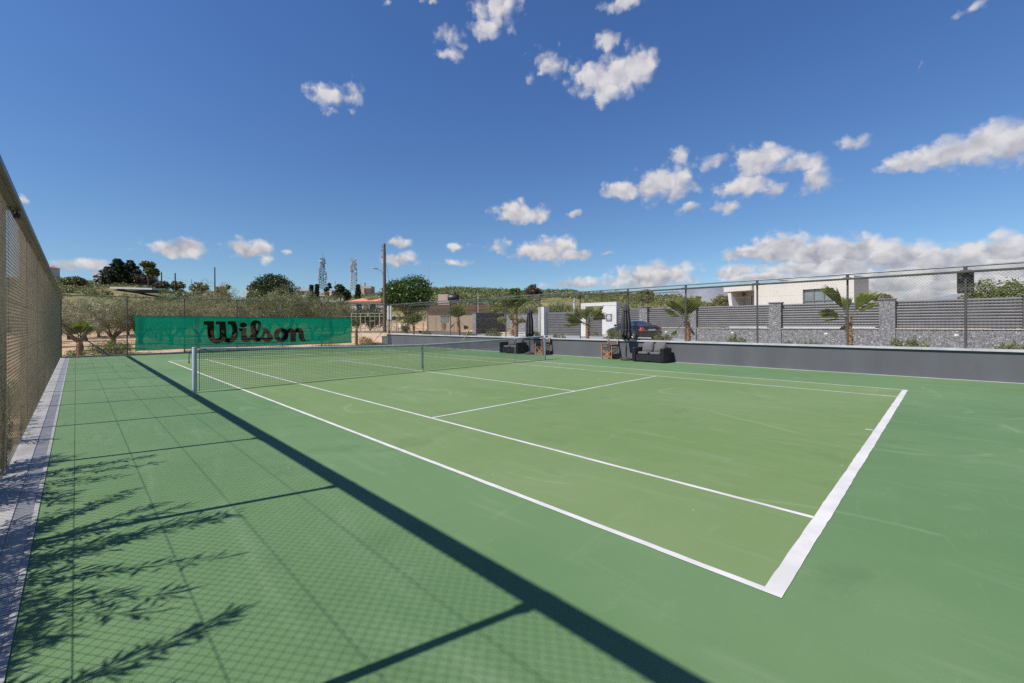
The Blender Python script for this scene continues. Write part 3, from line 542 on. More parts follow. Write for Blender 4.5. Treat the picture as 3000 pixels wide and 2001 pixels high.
# ------------------------------------------------------------------ tennis net
tn = thing('tennis_net', 'tennis net with white band and centre strap across the middle of the court', 'tennis net', (0, 0, 0))
def ntop(x): return .914+.150*(abs(x)/6.4)**1.35
def netmesh():
    b = MB(); r = .0019; hx = 6.30; n = 284; rows = 22; xs = np.linspace(-hx, hx, n)
    def yy(x, f): return .030*math.sin(x*1.3+.6)*(1-f)**2+.018*math.sin(x*3.1)*(1-f)*f*2-.06*(1-f)**3*max(0, 1-abs(x)/5)
    def bot(x): return .045+.015*math.sin(x*1.7)
    for x in xs:
        b.tube([(x, yy(x, f), bot(x)+(ntop(x)-.03-bot(x))*f) for f in (0, .2, .45, .7, 1)], r, 4, False)
    for k in range(rows+1):
        f = k/rows; b.tube([(x, yy(x, f), bot(x)+(ntop(x)-.03-bot(x))*f) for x in xs[::3]], r*(1.4 if k == 0 else 1), 4, False)
        if k > rows-7: b.tube([(x, yy(x, f)-.012, bot(x)+(ntop(x)-.03-bot(x))*f-.006) for x in xs[::3]], r, 4, False)
    for x in xs[::1]: b.tube([(x, -.012, ntop(x)-.03), (x+.01, -.012, ntop(x)-.29)], r, 4, False)
    for sx in (-1, 1): b.tube([(sx*hx, 0, .03), (sx*hx, 0, ntop(hx)-.05)], .006, 6)
    return b.build('net', M['netcord'], tn, normals=False)
netmesh()
b = MB(); xs = np.linspace(-6.28, 6.28, 60); vs = []
for x in xs:
    z = ntop(x); vs += [(x, -.012, z-.062), (x, -.014, z-.01), (x, 0, z), (x, .014, z-.01), (x, .012, z-.062)]
b.add(vs, [(i*5+k, (i+1)*5+k, (i+1)*5+k+1, i*5+k+1) for i in range(59) for k in range(4)], True); bd = b.build('headband', M['band'], tn)
b = MB(); b.box(-6.235, -6.155, -.0165, -.0145, ntop(6.2)-.045, ntop(6.2)-.028, bev=0); b.build('maker_tab', M['black'], bd)
for sx in (-1, 1):
    b = MB(); b.lathe([(0, 1.075), (.040, 1.075), (.046, 1.068), (.046, 0.0)], 20, (sx*6.40, 0, 0)); b.lathe([(.047, 1.05), (.047, 1.06)], 20, (sx*6.40, 0, 0)); b.build('net_post', M['alu'], tn)
    b = MB(); b.tube([(sx*6.35, 0, 1.045), (sx*6.28, 0, 1.045)], .005, 6); b.tube([(sx*6.35, 0, .04), (sx*6.30, 0, .05)], .005, 6); b.tube([(sx*6.354, -.0, .05), (sx*6.354, 0, 1.03)], .006, 6); b.build('lacing_rod', M['alu'], tn)
b = MB(); b.tube([(-6.45, .02, .93), (-6.50, .02, .93), (-6.50, .02, .74)], .010, 8); b.tube([(-6.50, .02, .74), (-6.50, .02, .70)], .014, 8); b.build('crank_handle', M['black'], tn)
b = MB(); b.box(-.030, .030, -.022, -.018, .10, .912); b.box(-.030, .030, .018, .022, .10, .912); b.box(-.030, .030, -.022, .022, .912, .916); b.build('centre_strap', M['band'], tn)
b = MB(); b.tube([(0, -.02, .10), (0, -.03, .005)], .010, 6); b.build('strap_anchor', M['black'], tn)
ss = thing('singles_stick', 'thin pale upright stick propping the net near its right end', 'net stick', (4.48, -.03, 0))
b = MB(); b.tube([(0, 0, .01), (0, 0, 1.06)], .013, 8); b.tube([(0, 0, 0), (0, 0, .02)], .035, 10); b.build('stick', M['alu'], ss)
# ------------------------------------------------------------------ courtside furniture
def pillow(w, d, h, e=.42, puff=.5, seed=0):
    """soft cushion: superellipsoid-like box with pinched corners and a few dents (bmesh)"""
    bm = bmesh.new(); bmesh.ops.create_cube(bm, size=2); bmesh.ops.subdivide_edges(bm, edges=bm.edges[:], cuts=7, use_grid_fill=True); r = random.Random(seed); ph = [r.uniform(0, 6) for _ in range(4)]
    for v in bm.verts:
        x, y, z = v.co; rr = 1-(abs(x)**6+abs(y)**6)*.10; k = (1-abs(x)**3.2)*(1-abs(y)**3.2); k = max(k, 0)**e
        zz = z*(puff+(1-puff)*k)+.05*math.sin(3*x+ph[0])*math.sin(2.6*y+ph[1]); v.co = (x*w/2*rr*(1-.03*z*z), y*d/2*rr*(1-.03*z*z), zz*h/2)
    for f in bm.faces: f.smooth = True
    return bm
def make_sofa():
    t = thing('wicker_sofa', '', 'sofa')                    # local: front looks to -X, y along the seat, width 1.37
    W, D = 1.37, .72
    b = MB(); 
    for s in (-1, 1):
        b = MB(); y0 = s*W/2-(.15 if s > 0 else 0); b.box(0, D, y0, y0+.15, .02, .59, bev=.012)
        for k in range(26): b.box(-.004, .002, y0+.008+k*.0053, y0+.0105+k*.0053, .03, .575)
        b.build('arm', M['wicker'], t)
    b = MB(); b.box(.05, D-.10, -W/2+.152, W/2-.152, .07, .31)
    for k in range(40):
        y = -W/2+.16+k*(W-.32)/40; b.tube([(.05, y+.013, .07), (.05, y+.013, .31)], .010, 6)
    b.box(.035, .05, -.012, .012, .06, .31); b.box(.055, .075, -W/2+.152, W/2-.152, .045, .07); b.build('seat_base', M['wicker'], t)
    b = MB(); b.box(D-.10, D, -W/2+.152, W/2-.152, .05, .62, bev=.012); b.build('backrest', M['wicker'], t)
    for s in (-1, 1):
        b = MB(); b.bm(pillow(.60, .525, .115, .3, .62, s+2), Matrix.Translation((.335, s*.264, .365)), True); b.build('seat_cushion', M['cush'], t)
        b = MB(); b.bm(pillow(.50, .54, .20, .55, .28, s+5), Matrix.Translation((.575, s*.262, .585)) @ Matrix.Rotation(R(-68), 4, 'Y') @ Matrix.Rotation(R(3*s), 4, 'Z'), True); b.build('back_cushion', M['cush'], t)
    return t
so = make_sofa(); so.location = (8.13, -3.965, 0); so['label'] = 'black wicker two-seat sofa with grey cushions beside the nearer closed parasol'; so['group'] = 'wicker sofas against the wall'
kids(so); dup(so, (8.17, 4.06, 0), R(1), 'black wicker two-seat sofa with grey cushions seen through the tennis net')
def make_chair():
    t = thing('director_chair', '', 'chair')                # local: front looks to -X; footprint .50 x .52
    fx, bx, hw = 0, .50, .245
    for s in (-1, 1):
        b = MB(); b.box(fx-.018, fx+.018, s*hw-.018, s*hw+.018, 0, .635, bev=.003); b.build('leg', M['teak'], t)
        b = MB(); b.box(bx-.018, bx+.018, s*hw-.018, s*hw+.018, 0, .635, bev=.003); b.bar((bx, s*hw, .61), (bx+.05, s*hw, .87), .03, .03); b.build('leg', M['teak'], t)
        b = MB(); b.box(fx-.05, bx+.05, s*hw-.030, s*hw+.030, .637, .660, bev=.006); b.build('armrest', M['teak'], t)
        for za, zb in ((.47, .505), (.20, .23)): b = MB(); b.box(fx+.019, bx-.019, s*hw-.010, s*hw+.010, za, zb); b.build('side_rail', M['black'], t)
    for x in (fx+.035, bx-.035):
        b = MB(); b.bar((x-.008, -hw+.01, .05), (x-.008, hw-.02, .40), .016, .034); b.bar((x+.009, hw-.01, .05), (x+.009, -hw+.02, .40), .016, .034); b.build('cross_brace', M['teak'], t)
    b = MB(); n = 8
    vs = [(x, -hw+.02+(2*hw-.04)*k/n, .425-.035*math.sin(PI*k/n)) for k in range(n+1) for x in (.02, .48)]; b.add(vs, [(2*k, 2*k+1, 2*k+3, 2*k+2) for k in range(n)], True)
    vs = [(x, y, z-.006) for x, y, z in vs]; b.add(vs, [(2*k, 2*k+2, 2*k+3, 2*k+1) for k in range(n)], True); b.build('seat', M['canvas'], t)
    b = MB(); vs = []
    for k in range(n+1):
        y = -hw-.02+(2*hw+.04)*k/n; bow = .05*math.sin(PI*k/n)
        for i, z in enumerate((.645, .71, .78, .86)): vs.append((bx+.012+bow+(z-.63)*.18+.006*math.sin(k*2+i*2), y, z-.008*math.sin(PI*k/n)))
    b.add(vs, [(k*4+i, k*4+i+1, (k+1)*4+i+1, (k+1)*4+i) for k in range(n) for i in range(3)], True); b.add([(x+.012, y, z) for x, y, z in vs], [(k*4+i, k*4+i+1, (k+1)*4+i+1, (k+1)*4+i) for k in range(n) for i in range(3)], True); b.build('back_canvas', M['canvas'], t)
    return t
ch = make_chair(); ch.location = (8.37, -1.91, 0); ch.rotation_euler = (0, 0, R(1)); ch['label'] = 'wooden folding chair with grey canvas standing alone left of the nearer parasol'; ch['group'] = 'folding canvas chairs'
kids(ch); dup(ch, (8.36, 2.05, 0), R(-6), 'wooden folding chair with grey canvas partly behind the right net post')
def make_parasol():
    t = thing('closed_parasol', '', 'parasol')
    b = MB(); b.tube([(0, 0, .10), (0, 0, 2.40)], .021, 10); b.tube([(0, 0, .10), (0, 0, .62)], .030, 12); b.build('pole', M['black'], t)
    b = MB(); b.tube([(0, -.03, .50), (0, -.085, .50)], .012, 8); b.tube([(0, -.085, .485), (0, -.085, .515)], .022, 8); b.build('clamp_knob', M['black'], t)
    b = MB(); prof = [(0, .16), (.055, .155), (.06, .125), (.20, .085), (.262, .052), (.268, .030), (.25, .024), (0, .024)]; b.lathe(prof, 28)
    for k in range(4): b.tube([(.21*math.cos(PI/4+k*PI/2), .21*math.sin(PI/4+k*PI/2), 0), (.21*math.cos(PI/4+k*PI/2), .21*math.sin(PI/4+k*PI/2), .03)], .022, 8)
    b.build('base', M['umb'], t)
    # folded canopy: deep pleats round the pole, gathered by a tie, ragged flaring hem
    n = 96; rows = []
    prof = [(.93, .055), (.97, .15), (1.02, .225), (1.10, .235), (1.20, .222), (1.285, .200), (1.33, .205), (1.42, .213), (1.60, .206), (1.78, .185), (1.95, .160), (2.08, .135), (2.17, .112)]
    for z, r in prof:
        row = []
        for k in range(n):
            a = k*2*PI/n; f = (.5+.5*math.cos(8*a+.9*math.sin(z*3)+.5*math.sin(a*2)))**.8; f2 = .5+.5*math.sin(5*a+z*7)
            hem = max(0, 1.12-z); rr = r*(.55+.45*f+.10*f2)+hem*.10*math.sin(3*a+1); row.append((rr*math.cos(a), rr*math.sin(a)*.97, z+hem*.55*math.sin(2*a+2.2)+.012*math.sin(8*a)))
        rows.append(row)
    b = MB(); b.add([p for r_ in rows for p in r_], [(i*n+k, i*n+(k+1) % n, (i+1)*n+(k+1) % n, (i+1)*n+k) for i in range(len(rows)-1) for k in range(n)], True); b.build('canopy', M['umb'], t)
    rows = []; prof = [(2.14, .165), (2.20, .158), (2.27, .130), (2.34, .090), (2.40, .050), (2.43, .022), (2.445, .004)]
    for i, (z, r) in enumerate(prof):
        rows.append([(r*(.80+.20*(.5+.5*math.cos(8*k*2*PI/n)))*math.cos(k*2*PI/n), r*(.80+.20*(.5+.5*math.cos(8*k*2*PI/n)))*math.sin(k*2*PI/n), z-(.03*(.5+.5*math.cos(8*k*2*PI/n)) if i < 2 else 0)) for k in range(n)])
    b = MB(); b.add([p for r_ in rows for p in r_], [(i*n+k, i*n+(k+1) % n, (i+1)*n+(k+1) % n, (i+1)*n+k) for i in range(len(rows)-1) for k in range(n)], True); b.build('top_vent', M['umb'], t)
    b = MB(); b.lathe([(.212, 1.288), (.217, 1.30), (.217, 1.318), (.212, 1.33)], 40); b.build('tie_strap', M['umb'], t)
    return t
pa = make_parasol(); pa.location = (8.56, -2.76, 0); pa.rotation_euler = (0, 0, R(25)); pa['label'] = 'closed dark parasol between the lone folding chair and the nearer wicker sofa'; pa['group'] = 'closed parasols'
kids(pa); dup(pa, (8.52, 2.84, 0), R(70), 'closed dark parasol standing just behind the right end of the tennis net')

# ------------------------------------------------------------------ plants
def fan(b, base, d, L, fanr, seed, droop=.25, n=30, spread=2.0, lw=.032, roll=.8, dk=1.0):
    """palm leaf: a stalk from base along d and a pleated fan of pointed leaflets"""
    r = random.Random(seed); d = Vector(d).normalized(); side = d.cross(V3(0, 0, 1)); side = V3(1, 0, 0) if side.length < .1 else side.normalized(); side = Matrix.Rotation(r.uniform(-roll, roll), 3, d) @ side; up = side.cross(d).normalized()
    pts = [base+d*L*t+V3(0, 0, -droop*L*t*t) for t in (0, .25, .5, .75, 1)]; b.cur = 0
    for i in range(4): b.bar(pts[i], pts[i+1], .030*(1-.12*i), .014)
    hub = pts[-1]; dd = (pts[-1]-pts[-2]).normalized(); up = side.cross(dd).normalized()
    for k in range(n):
        a = (k/(n-1)-.5)*spread; l = fanr*(.72+.28*math.cos(a*.9))*r.uniform(.88, 1.08); q = (dd*math.cos(a)+side*math.sin(a)).normalized(); nn = up*(1 if k % 2 else -1)*.012
        w = side*math.cos(a)-dd*math.sin(a); wd = l*lw
        m1 = hub+q*l*.55+up*(.05*l)+nn; tip = hub+q*l-V3(0, 0, dk*r.uniform(.05, .28)*l*(.4+abs(a)*.5)); m2 = hub+q*l*.80+up*.02*l-V3(0, 0, dk*.04*l)
        b.add([hub, m1-w*wd, m2-w*wd*.7, tip, m2+w*wd*.7, m1+w*wd], [(0, 1, 2, 3), (0, 3, 4, 5)])
def palm(loc, label, th, seed, nf=10, L=.55, fr=.55, tr=.12, dead=2, els=None, group='young fan palms', azs=None, fk={}, ls=None):
    r = random.Random(seed); t = thing('fan_palm', label, 'palm', loc, 0, group); b = MB(); pts = []; rs = []
    k = 0; z = -.1; lean = (r.uniform(-.05, .05), r.uniform(-.05, .05))
    while z < th+.12: pts.append((lean[0]*z, lean[1]*z, z)); rs.append(tr*(1.18 if k % 2 else .92)*(1.15-.25*max(z, 0)/th)); z += .055; k += 1
    b.tube(pts, rs, 12)
    for i in range(int(th*46)):                              # old leaf stubs
        a = i*2.4; z = .05+th*i/(th*46); x = lean[0]*z; y = lean[1]*z; rr = tr*(1.12-.2*z/th); d = V3(math.cos(a), math.sin(a), 1.1).normalized()
        b.bar(V3(x+rr*.75*math.cos(a), y+rr*.75*math.sin(a), z), V3(x+rr*.75*math.cos(a), y+rr*.75*math.sin(a), z)+d*r.uniform(.06, .11), .05, .014)
    b.build('trunk', M['palmtrunk'], t)
    for i in range(nf):
        a = (azs[i] if azs else i*2.399+r.uniform(-.3, .3)); e = els[i] if els else R(r.choice([78, 68, 55, 42, 30, 18])); d = V3(math.cos(a)*math.cos(e), math.sin(a)*math.cos(e), math.sin(e)); fb_ = MB()
        dry = i < dead; fan(fb_, V3(lean[0]*th, lean[1]*th, th), d if not dry else V3(math.cos(a), math.sin(a), -.1), L*(ls[i] if ls else r.uniform(.75, 1.15)), fr*(ls[i] if ls else r.uniform(.8, 1.1))*(.45 if dry else 1), seed*31+i, .18 if not dry else .55, **fk)
        fb_.build('frond', M['palmdry'] if dry and i % 2 == 0 else M['palm'], t, normals=False)
    return t
E2 = [R(x) for x in (-35, 0, 85, 79, 72, 66, 60, 76, 69, 54, 81, 48, 63, 74, 42, 57)]
palm((10.3, -4.70, .5), 'full leafy young palm behind the fence right of the parked black car', 1.15, 3, 15, .48, .85, .11, 2, E2, fk=dict(spread=1.35, dk=.55))
palm((10.3, -10.20, .5), 'sparse young palm with two tall upright fronds in front of the white villa', 1.2, 5, 9, .50, 1.0, .08, 1, [R(x) for x in (-35, 66, 60, 38, 22, 80, 48, 30, 12)], azs=[.5, 2.3, -.7, 2.0, 2.5, 1.0, -1.0, 1.6, 2.2], fk=dict(spread=.95, n=22, lw=.026, dk=.5), ls=[.6, 1.0, .92, .62, .55, .6, .7, .6, .5])
palm((10.3, .46, .5), 'young palm with wide side fronds in front of the white gate portal', 1.0, 9, 11, .44, .92, .08, 2, [R(-28), R(10), R(74), R(40), R(32), R(50), R(25), R(62), R(18), R(55), R(38)], azs=[-1.4, -1.5, 1.3, 1.6, 1.9, -1.2, 1.2, -1.0, 2.2, 1.75, 1.5], fk=dict(spread=1.35, dk=.8))
palm((10.3, 5.54, .5), 'thick-crowned palm beside the clipped olive and the grey stone wall', 1.75, 11, 16, .46, .90, .11, 3, E2, fk=dict(spread=1.4, dk=.6))
palm((10.3, 10.97, .5), 'young palm behind the fence in front of the beige house', 1.3, 13, 12, .42, .85, .10, 2, E2, fk=dict(spread=1.5, dk=.7))
palm((10.3, 16.70, .5), 'bright green low palm near the far right corner of the fence', .9, 15, 13, .42, .85, .09, 1, E2, fk=dict(spread=1.6, dk=.7))
palm((-8.28, 19.15, -.05), 'small palm just outside the far left corner of the court', .70, 17, 9, .72, .62, .08, 0, [R(84), R(78), R(72), R(80), R(74), R(68), R(62), R(76), R(86)], fk=dict(spread=1.1, n=22))
palm((6.72, 18.95, .0), 'slim upright palm at the right end of the green banner', 1.05, 19, 7, .55, .50, .075, 2, [R(60), R(80), R(84), R(78), R(82), R(75), R(86)], fk=dict(spread=.8, n=16))
# tall oleanders outside the left fence: out of the frame, their shadows fall across the court
def tall_oleander(loc, h, ns, seed):
    r = random.Random(seed); t = thing('tall_oleander', 'tall thin-stemmed oleander outside the left fence', 'shrub', loc, 0, 'oleanders outside the left fence'); b = MB(); c = []; dr_ = []
    for i in range(ns):
        a = r.uniform(-PI, PI); sp = r.uniform(.10, .34); q = V3(0, 0, 0); d = V3(math.cos(a)*sp*.55, math.sin(a)*sp*1.8, 1).normalized(); hh = h*r.uniform(.55, 1.05); pts = [q.copy()]
        for k in range(9): d = (d+V3(math.cos(a)*.012, math.sin(a)*.06, -.01)).normalized(); q = q+d*hh/9; pts.append(q.copy())
        b.tube(pts, [.009-.0007*k for k in range(10)], 5, False)
        for k in range(int(66*hh)):
            f = .35+.66*r.random(); j = min(8, int(f*9)); p = pts[j].lerp(pts[j+1], f*9-j); aa = r.uniform(0, 2*PI); dd = V3(math.cos(aa)*.75, math.sin(aa)*.75, r.uniform(.2, 1.1)).normalized(); c.append(tuple(p+dd*.08)); dr_.append(tuple(dd))
    b.build('stems', M['bark'], t); np_mesh('foliage', leaves(np.array(c), .13, .021, .0, np.array(dr_)), 4, M['oleander'], t)
for args in (((-9.72, -8.0, -.05), 2.25, 40, 21), ((-9.72, -5.6, -.05), 1.95, 36, 23), ((-9.60, -6.8, -.05), 1.3, 22, 24), ((-9.55, -3.2, -.05), 1.05, 18, 25), ((-9.55, -1.7, -.05), .80, 14, 27), ((-9.72, -9.8, -.05), 2.1, 26, 29)): tall_oleander(*args)
def shrub(name, label, cat, loc, rx, h, n, m, L, W, seed, flowers=0, group=None, up=1.2, stems=True):
    t = thing(name, label, cat, loc, 0, group); k = max(6, n//14); a = rng.uniform(0, 2*PI, k); rr = rx*np.sqrt(rng.random(k)); hh = h*(.25+.75*rng.random(k))*(1-.45*(rr/rx)**2)
    tips = np.stack([rr*np.cos(a), rr*np.sin(a), hh], 1); c = clumps(tips, rx*.22, 14, 1.4); c[:, 2] = np.abs(c[:, 2])+.02
    np_mesh('foliage', leaves(c, L, W, up), 4, m, t)
    if stems:
        b = MB()
        for i in range(0, k, 2): b.tube([(tips[i][0]*.15, tips[i][1]*.15, -.03), tuple(tips[i]*.95)], .007, 4, False)
        b.build('stems', M['bark'], t)
    if flowers:
        j = rng.choice(k, flowers); c = np.repeat(tips[j]+np.array([0, 0, h*.05]), 6, 0)+rng.normal(size=(flowers*6, 3))*.02; np_mesh('flowers', leaves(c, .06, .05, .2), 4, M['petal'], t)
    return t
for i, (y, rx, h, fl, lab) in enumerate(((14.2, .45, .55, 0, 'leafy oleander beside the bright low palm at the far right corner'), (9.4, .42, .50, 0, 'green oleander behind the fence between the far palm and the dark block wall'), (7.15, .55, .62, 5, 'wide oleander with a few white flowers in front of the dark block wall'), (3.6, .28, .60, 5, 'small flowering oleander tucked beside the further parasol'), (1.95, .36, .50, 12, 'oleander covered in cream flowers in front of the slatted gate'), (2.75, .16, .30, 0, 'tiny green oleander left of the cream-flowered one'), (-1.45, .55, .72, 2, 'bushy oleander in front of the front wheel of the parked car'), (-3.75, .42, .58, 0, 'oleander below the tail end of the parked black car'), (-6.75, .34, .52, 1, 'small oleander in front of the stone wall right of the full leafy palm'), (-8.5, .20, .36, 2, 'little spiky oleander with one flower head below a wall pillar'), (-9.1, .38, .34, 0, 'low spreading oleander left of the sparse palm'), (-11.65, .46, .52, 6, 'oleander with pale flowers left of the post with the black box'), (-13.75, .38, .38, 0, 'low oleander at the right edge of the view'))):
    shrub('oleander', lab, 'shrub', (9.85, y, .58), rx, h, int(520*rx/.4), M['oleander'], .15, .026, i, fl, 'oleanders along the wall')
shrub('weed_clump', 'big tuft of green weeds outside the far fence near the left end of the banner', 'weeds', (-6.95, 20.2, -.05), .95, .80, 2600, M['weed'], .13, .022, 91, 0, None)
shrub('weed_clump', 'low green weeds around the small palm in the far left corner', 'weeds', (-8.3, 19.9, -.05), .55, .34, 900, M['weed'], .11, .022, 92)
shrub('dry_grass_tuft', 'dry yellow grass on the slope left of the wall end', 'grass tuft', (8.3, 20.6, .0), .55, .55, 900, pm('dry straw', (.50, .36, .15), (.40, .27, .10), 8, .8), .32, .014, 93, 0, None, 2.0, False)
def weeds():
    n = 9000; x = rng.uniform(-9, 8.9, n); y = 18.5+np.abs(rng.normal(0, .55, n)); k = (np.sin(x*1.7)+np.sin(x*.61+2)+rng.normal(0, .7, n)) > .15; x = x[k]; y = y[k]
    c = np.stack([x, y, -.03+rng.random(len(x))*.13], 1); o = np_mesh('ground_weeds', leaves(np.repeat(c, 4, 0)+rng.normal(size=(4*len(c), 3))*.04, .12, .018, 1.2), 4, M['weed']); tag(o, 'green and straw coloured weeds growing along the foot of the far fence', 'weeds', kind='stuff')
    n = 2600; y = rng.uniform(-6, 17, n); x = -9.15-np.abs(rng.normal(0, .25, n)); k = (np.sin(y*1.3)+np.sin(y*.5+1)+rng.normal(0, .6, n)) > .1; c = np.stack([x[k], y[k], -.02+rng.random(k.sum())*.38*np.exp(-((y[k]+1.5)/5)**2)], 1)
    o = np_mesh('fence_weeds', leaves(np.repeat(c, 5, 0)+rng.normal(size=(5*len(c), 3))*.05, .15, .022, 1.2), 4, M['weed']); tag(o, 'yellowish weeds growing outside the foot of the left fence', 'weeds', kind='stuff')
weeds()
def olive(variant, m, H, Rr, seed, nleaf, L=.11):
    """olive tree: twisted low-forking trunk, several boughs, uneven crown of small leaf clumps"""
    r = random.Random(seed); t = thing('olive_tree', '', 'tree'); b = MB(); tips = []; nb = 4+seed % 3
    b.tube([(0, 0, -.2), (.04, .02, .25), (-.03, .05, .55), (.02, 0, H*.22)], [.24, .19, .16, .15], 9)
    for k in range(nb):
        a = k*2*PI/nb+r.uniform(-.4, .4); q = V3(0, 0, H*.16); pts = [q]; rs = [.12]; d = V3(math.cos(a), math.sin(a), .9)
        for s in range(5): d = (d+V3(r.uniform(-.35, .35), r.uniform(-.35, .35), r.uniform(-.1, .35))).normalized(); q = q+d*(H*.135); pts.append(q); rs.append(.11*(1-.17*(s+1))); 
        b.tube(pts, rs, 7); tips += pts[3:]
        for s in range(3): e = pts[2+s]+V3(r.uniform(-1, 1), r.uniform(-1, 1), r.uniform(0, .8))*Rr*.45; b.tube([pts[2+s], e], [.04, .012], 5, False); tips.append(e)
    b.build('trunk', M['bark_dark'] if variant % 2 else M['bark'], t)
    nc = 150; u = unit(nc); rad = (.62+.38*rng.random((nc, 1)))*(1+.22*np.sin(3*np.arctan2(u[:, 1:2], u[:, 0:1])+seed)); c = u*rad*np.array([Rr, Rr, H*.36])+np.array([0, 0, H*.66]); c[:, 2] = np.maximum(c[:, 2], H*.30+.15*rng.random(nc))
    c = np.concatenate([c, np.array([tuple(q) for q in tips])]); cc = clumps(c, rng.uniform(.22, .48, len(c))*Rr/1.9, max(8, nleaf//len(c)), .8)
    np_mesh('crown', leaves(cc, L, L*.30, .25), 4, m, t); kids(t); return t
OL = [olive(0, M['olive2'], 3.5, 1.75, 1, 15000, .12), olive(1, M['olive3'], 3.7, 1.95, 2, 14000, .12), olive(2, M['olive1'], 4.6, 2.4, 3, 14000, .13), olive(3, M['olive3'], 5.0, 2.6, 4, 12000, .14)]
ospec = [  # px, D, variant, scale, label
 (232, 29.5, 0, .95, 'silvery olive tree nearest the far left corner of the fence, its leaves shining'),
 (330, 38, 1, .98, 'dusty olive tree just right of the silvery one at the left'), (150, 34, 0, .95, 'silvery olive tree cut by the left fence'), (410, 40, 1, 1.0, 'olive tree above the left end of the green banner'),
 (500, 37, 1, .95, 'olive tree behind the banner left of its lettering'), (585, 41, 3, .86, 'dusty olive tree behind the first letter of the banner'), (668, 38, 1, 1.02, 'round olive tree behind the middle of the lettering'),
 (755, 43, 2, 1.04, 'tall greener olive tree above the lettering of the banner'), (838, 44, 2, 1.16, 'tallest olive tree behind the banner below the telecom masts'), (915, 46, 2, 1.08, 'broad olive tree behind the right part of the banner'), (975, 50, 3, .86, 'small olive tree left of the cream pipe gate')]
first = set()
for px, D, v, s, lab in ospec:
    x, y = at(px, D); z = hz1(x, y)
    if v not in first: o = OL[v]; o.location = (x, y, z); o.rotation_euler = (0, 0, px*.7); o.scale = (s,)*3; o['label'] = lab; o['group'] = 'olive trees of the grove'; first.add(v)
    else: dup(OL[v], (x, y, z), px*.7, lab, s, 'olive trees of the grove')
back = [(200, 52), (290, 55), (375, 58), (455, 56), (535, 60), (612, 58), (700, 62), (790, 64), (870, 66), (945, 70), (250, 46), (120, 45), (70, 40), (470, 47), (640, 50), (60, 55), (920, 76)]
for i, (px, D) in enumerate(back):
    x, y = at(px, D); dup(OL[1+i % 3], (x, y, hz1(x, y)), i*1.3, 'olive tree in the back rows of the grove', (.80 if px < 480 else .95)+.12*(i % 3), 'back rows of the olive grove')
# clipped bonsai-like olive beside the drive
bo = thing('clipped_olive', 'olive tree with thick forked trunk and rounded clipped crowns on a white gravel bed', 'tree', (*at(1497, 27), .45))
b = MB(); b.tube([(0, 0, -.1), (.03, .05, .4), (-.02, 0, .8)], [.30, .26, .24], 10)
for p in ([(-.05, .1, .7), (-.4, .45, 1.25), (-.5, .85, 1.55)], [(0, 0, .75), (.1, -.15, 1.4), (0, -.2, 1.9)], [(.05, -.1, .7), (.35, -.5, 1.15), (.35, -.75, 1.5)]): b.tube(p, [.16, .11, .07], 8)
b.build('trunk', pm('pale olive trunk', (.36, .27, .19), (.22, .16, .11), 4, .9, bump=.7, bscale=10), bo)
for c, rr in (((-.5, .95, 1.75), .52), ((0, -.2, 2.05), .50), ((.38, -.85, 1.65), .36)):
    n = 2600; u = unit(n); q = u*(.75+.25*rng.random((n, 1)))*rr*np.array([1, 1, .72])+np.array(c); np_mesh('clipped_crown', leaves(q, .09, .035, .2), 4, M['olive1'], bo)
b = MB(); b.lathe([(0, .06), (1.5, .05), (1.65, .0), (1.65, -.3)], 28); b.build('gravel_bed', M['conc_pale'], bo)

# big leafy trees and skyline trees
def crown_tree(name, label, px, D, pytop, pyw, m, nleaf, L, seed, trunk_h=.3, mb='bark_dark', shape=(1, 1, 1), lobes=9, base=None, group=None, aspect=None):
    x, y = at(px, D); z0 = hz1(x, y) if base is None else base; H = zat(px, pytop, D)-z0; Rr = pyw/1280*D/2; t = thing(name, label, 'tree', (x, y, z0), 0, group); r = random.Random(seed)
    b = MB(); b.tube([(0, 0, -.3), (.1*r.uniform(-1, 1), .1, H*trunk_h), (0, 0, H*.6)], [.06*H*.5+.05, .05*H*.5, .03*H*.4], 8); cs = []; rr = []
    for k in range(lobes):
        a = k*2.4+seed; e = r.uniform(-.25, 1); q = V3(math.cos(a)*Rr*.58, math.sin(a)*Rr*.58, 0)*(1-max(e, 0)*.55); zc = H*(trunk_h+.12)+(H*(1-trunk_h)-Rr*.30)*(.5+.5*e)*.93; zc = min(zc, H-Rr*.32); cs.append((q.x*shape[0], q.y*shape[1], zc)); rr.append(Rr*r.uniform(.34, .52)); b.tube([(0, 0, H*trunk_h), tuple(cs[-1])], [.035*H*.4, .01*H*.3], 6, False)
    b.build('trunk', M[mb], t); k = max(24, nleaf//9//14); pts = []
    for c, q in zip(cs, rr): u = unit(k); pts.append(np.array(c)+u*(.70+.38*rng.random((k, 1)))*q*np.array([1, 1, .85]))
    pts = np.concatenate(pts); cc = clumps(pts, np.full(len(pts), Rr*.13), max(6, nleaf//len(pts)), .9); np_mesh('crown', leaves(cc, L, L*.55, .1), 4, m, t); return t
crown_tree('mulberry_tree', 'large rounded bright green tree right of the tall wooden utility pole', 1196, 52, 817, 172, M['mulberry'], 17000, .24, 2, .22, lobes=16)
crown_tree('carob_tree', 'wide dark green tree on the skyline left of the telecom masts', 800, 88, 812, 150, M['carob'], 12000, .42, 5, .10, lobes=15)
crown_tree('grey_tree', 'thin greyish tree touching the left side of the wide dark tree', 742, 92, 832, 46, M['brownshrub'], 2200, .40, 6, .12, lobes=7)
crown_tree('shade_tree', 'round dark green tree between the two telecom masts', 1000, 125, 833, 58, M['carob'], 4000, .5, 8, .12, lobes=9)
crown_tree('shade_tree', 'dark green tree at the foot of the left telecom mast', 962, 150, 829, 26, M['carob'], 2200, .5, 9, .1, lobes=6)
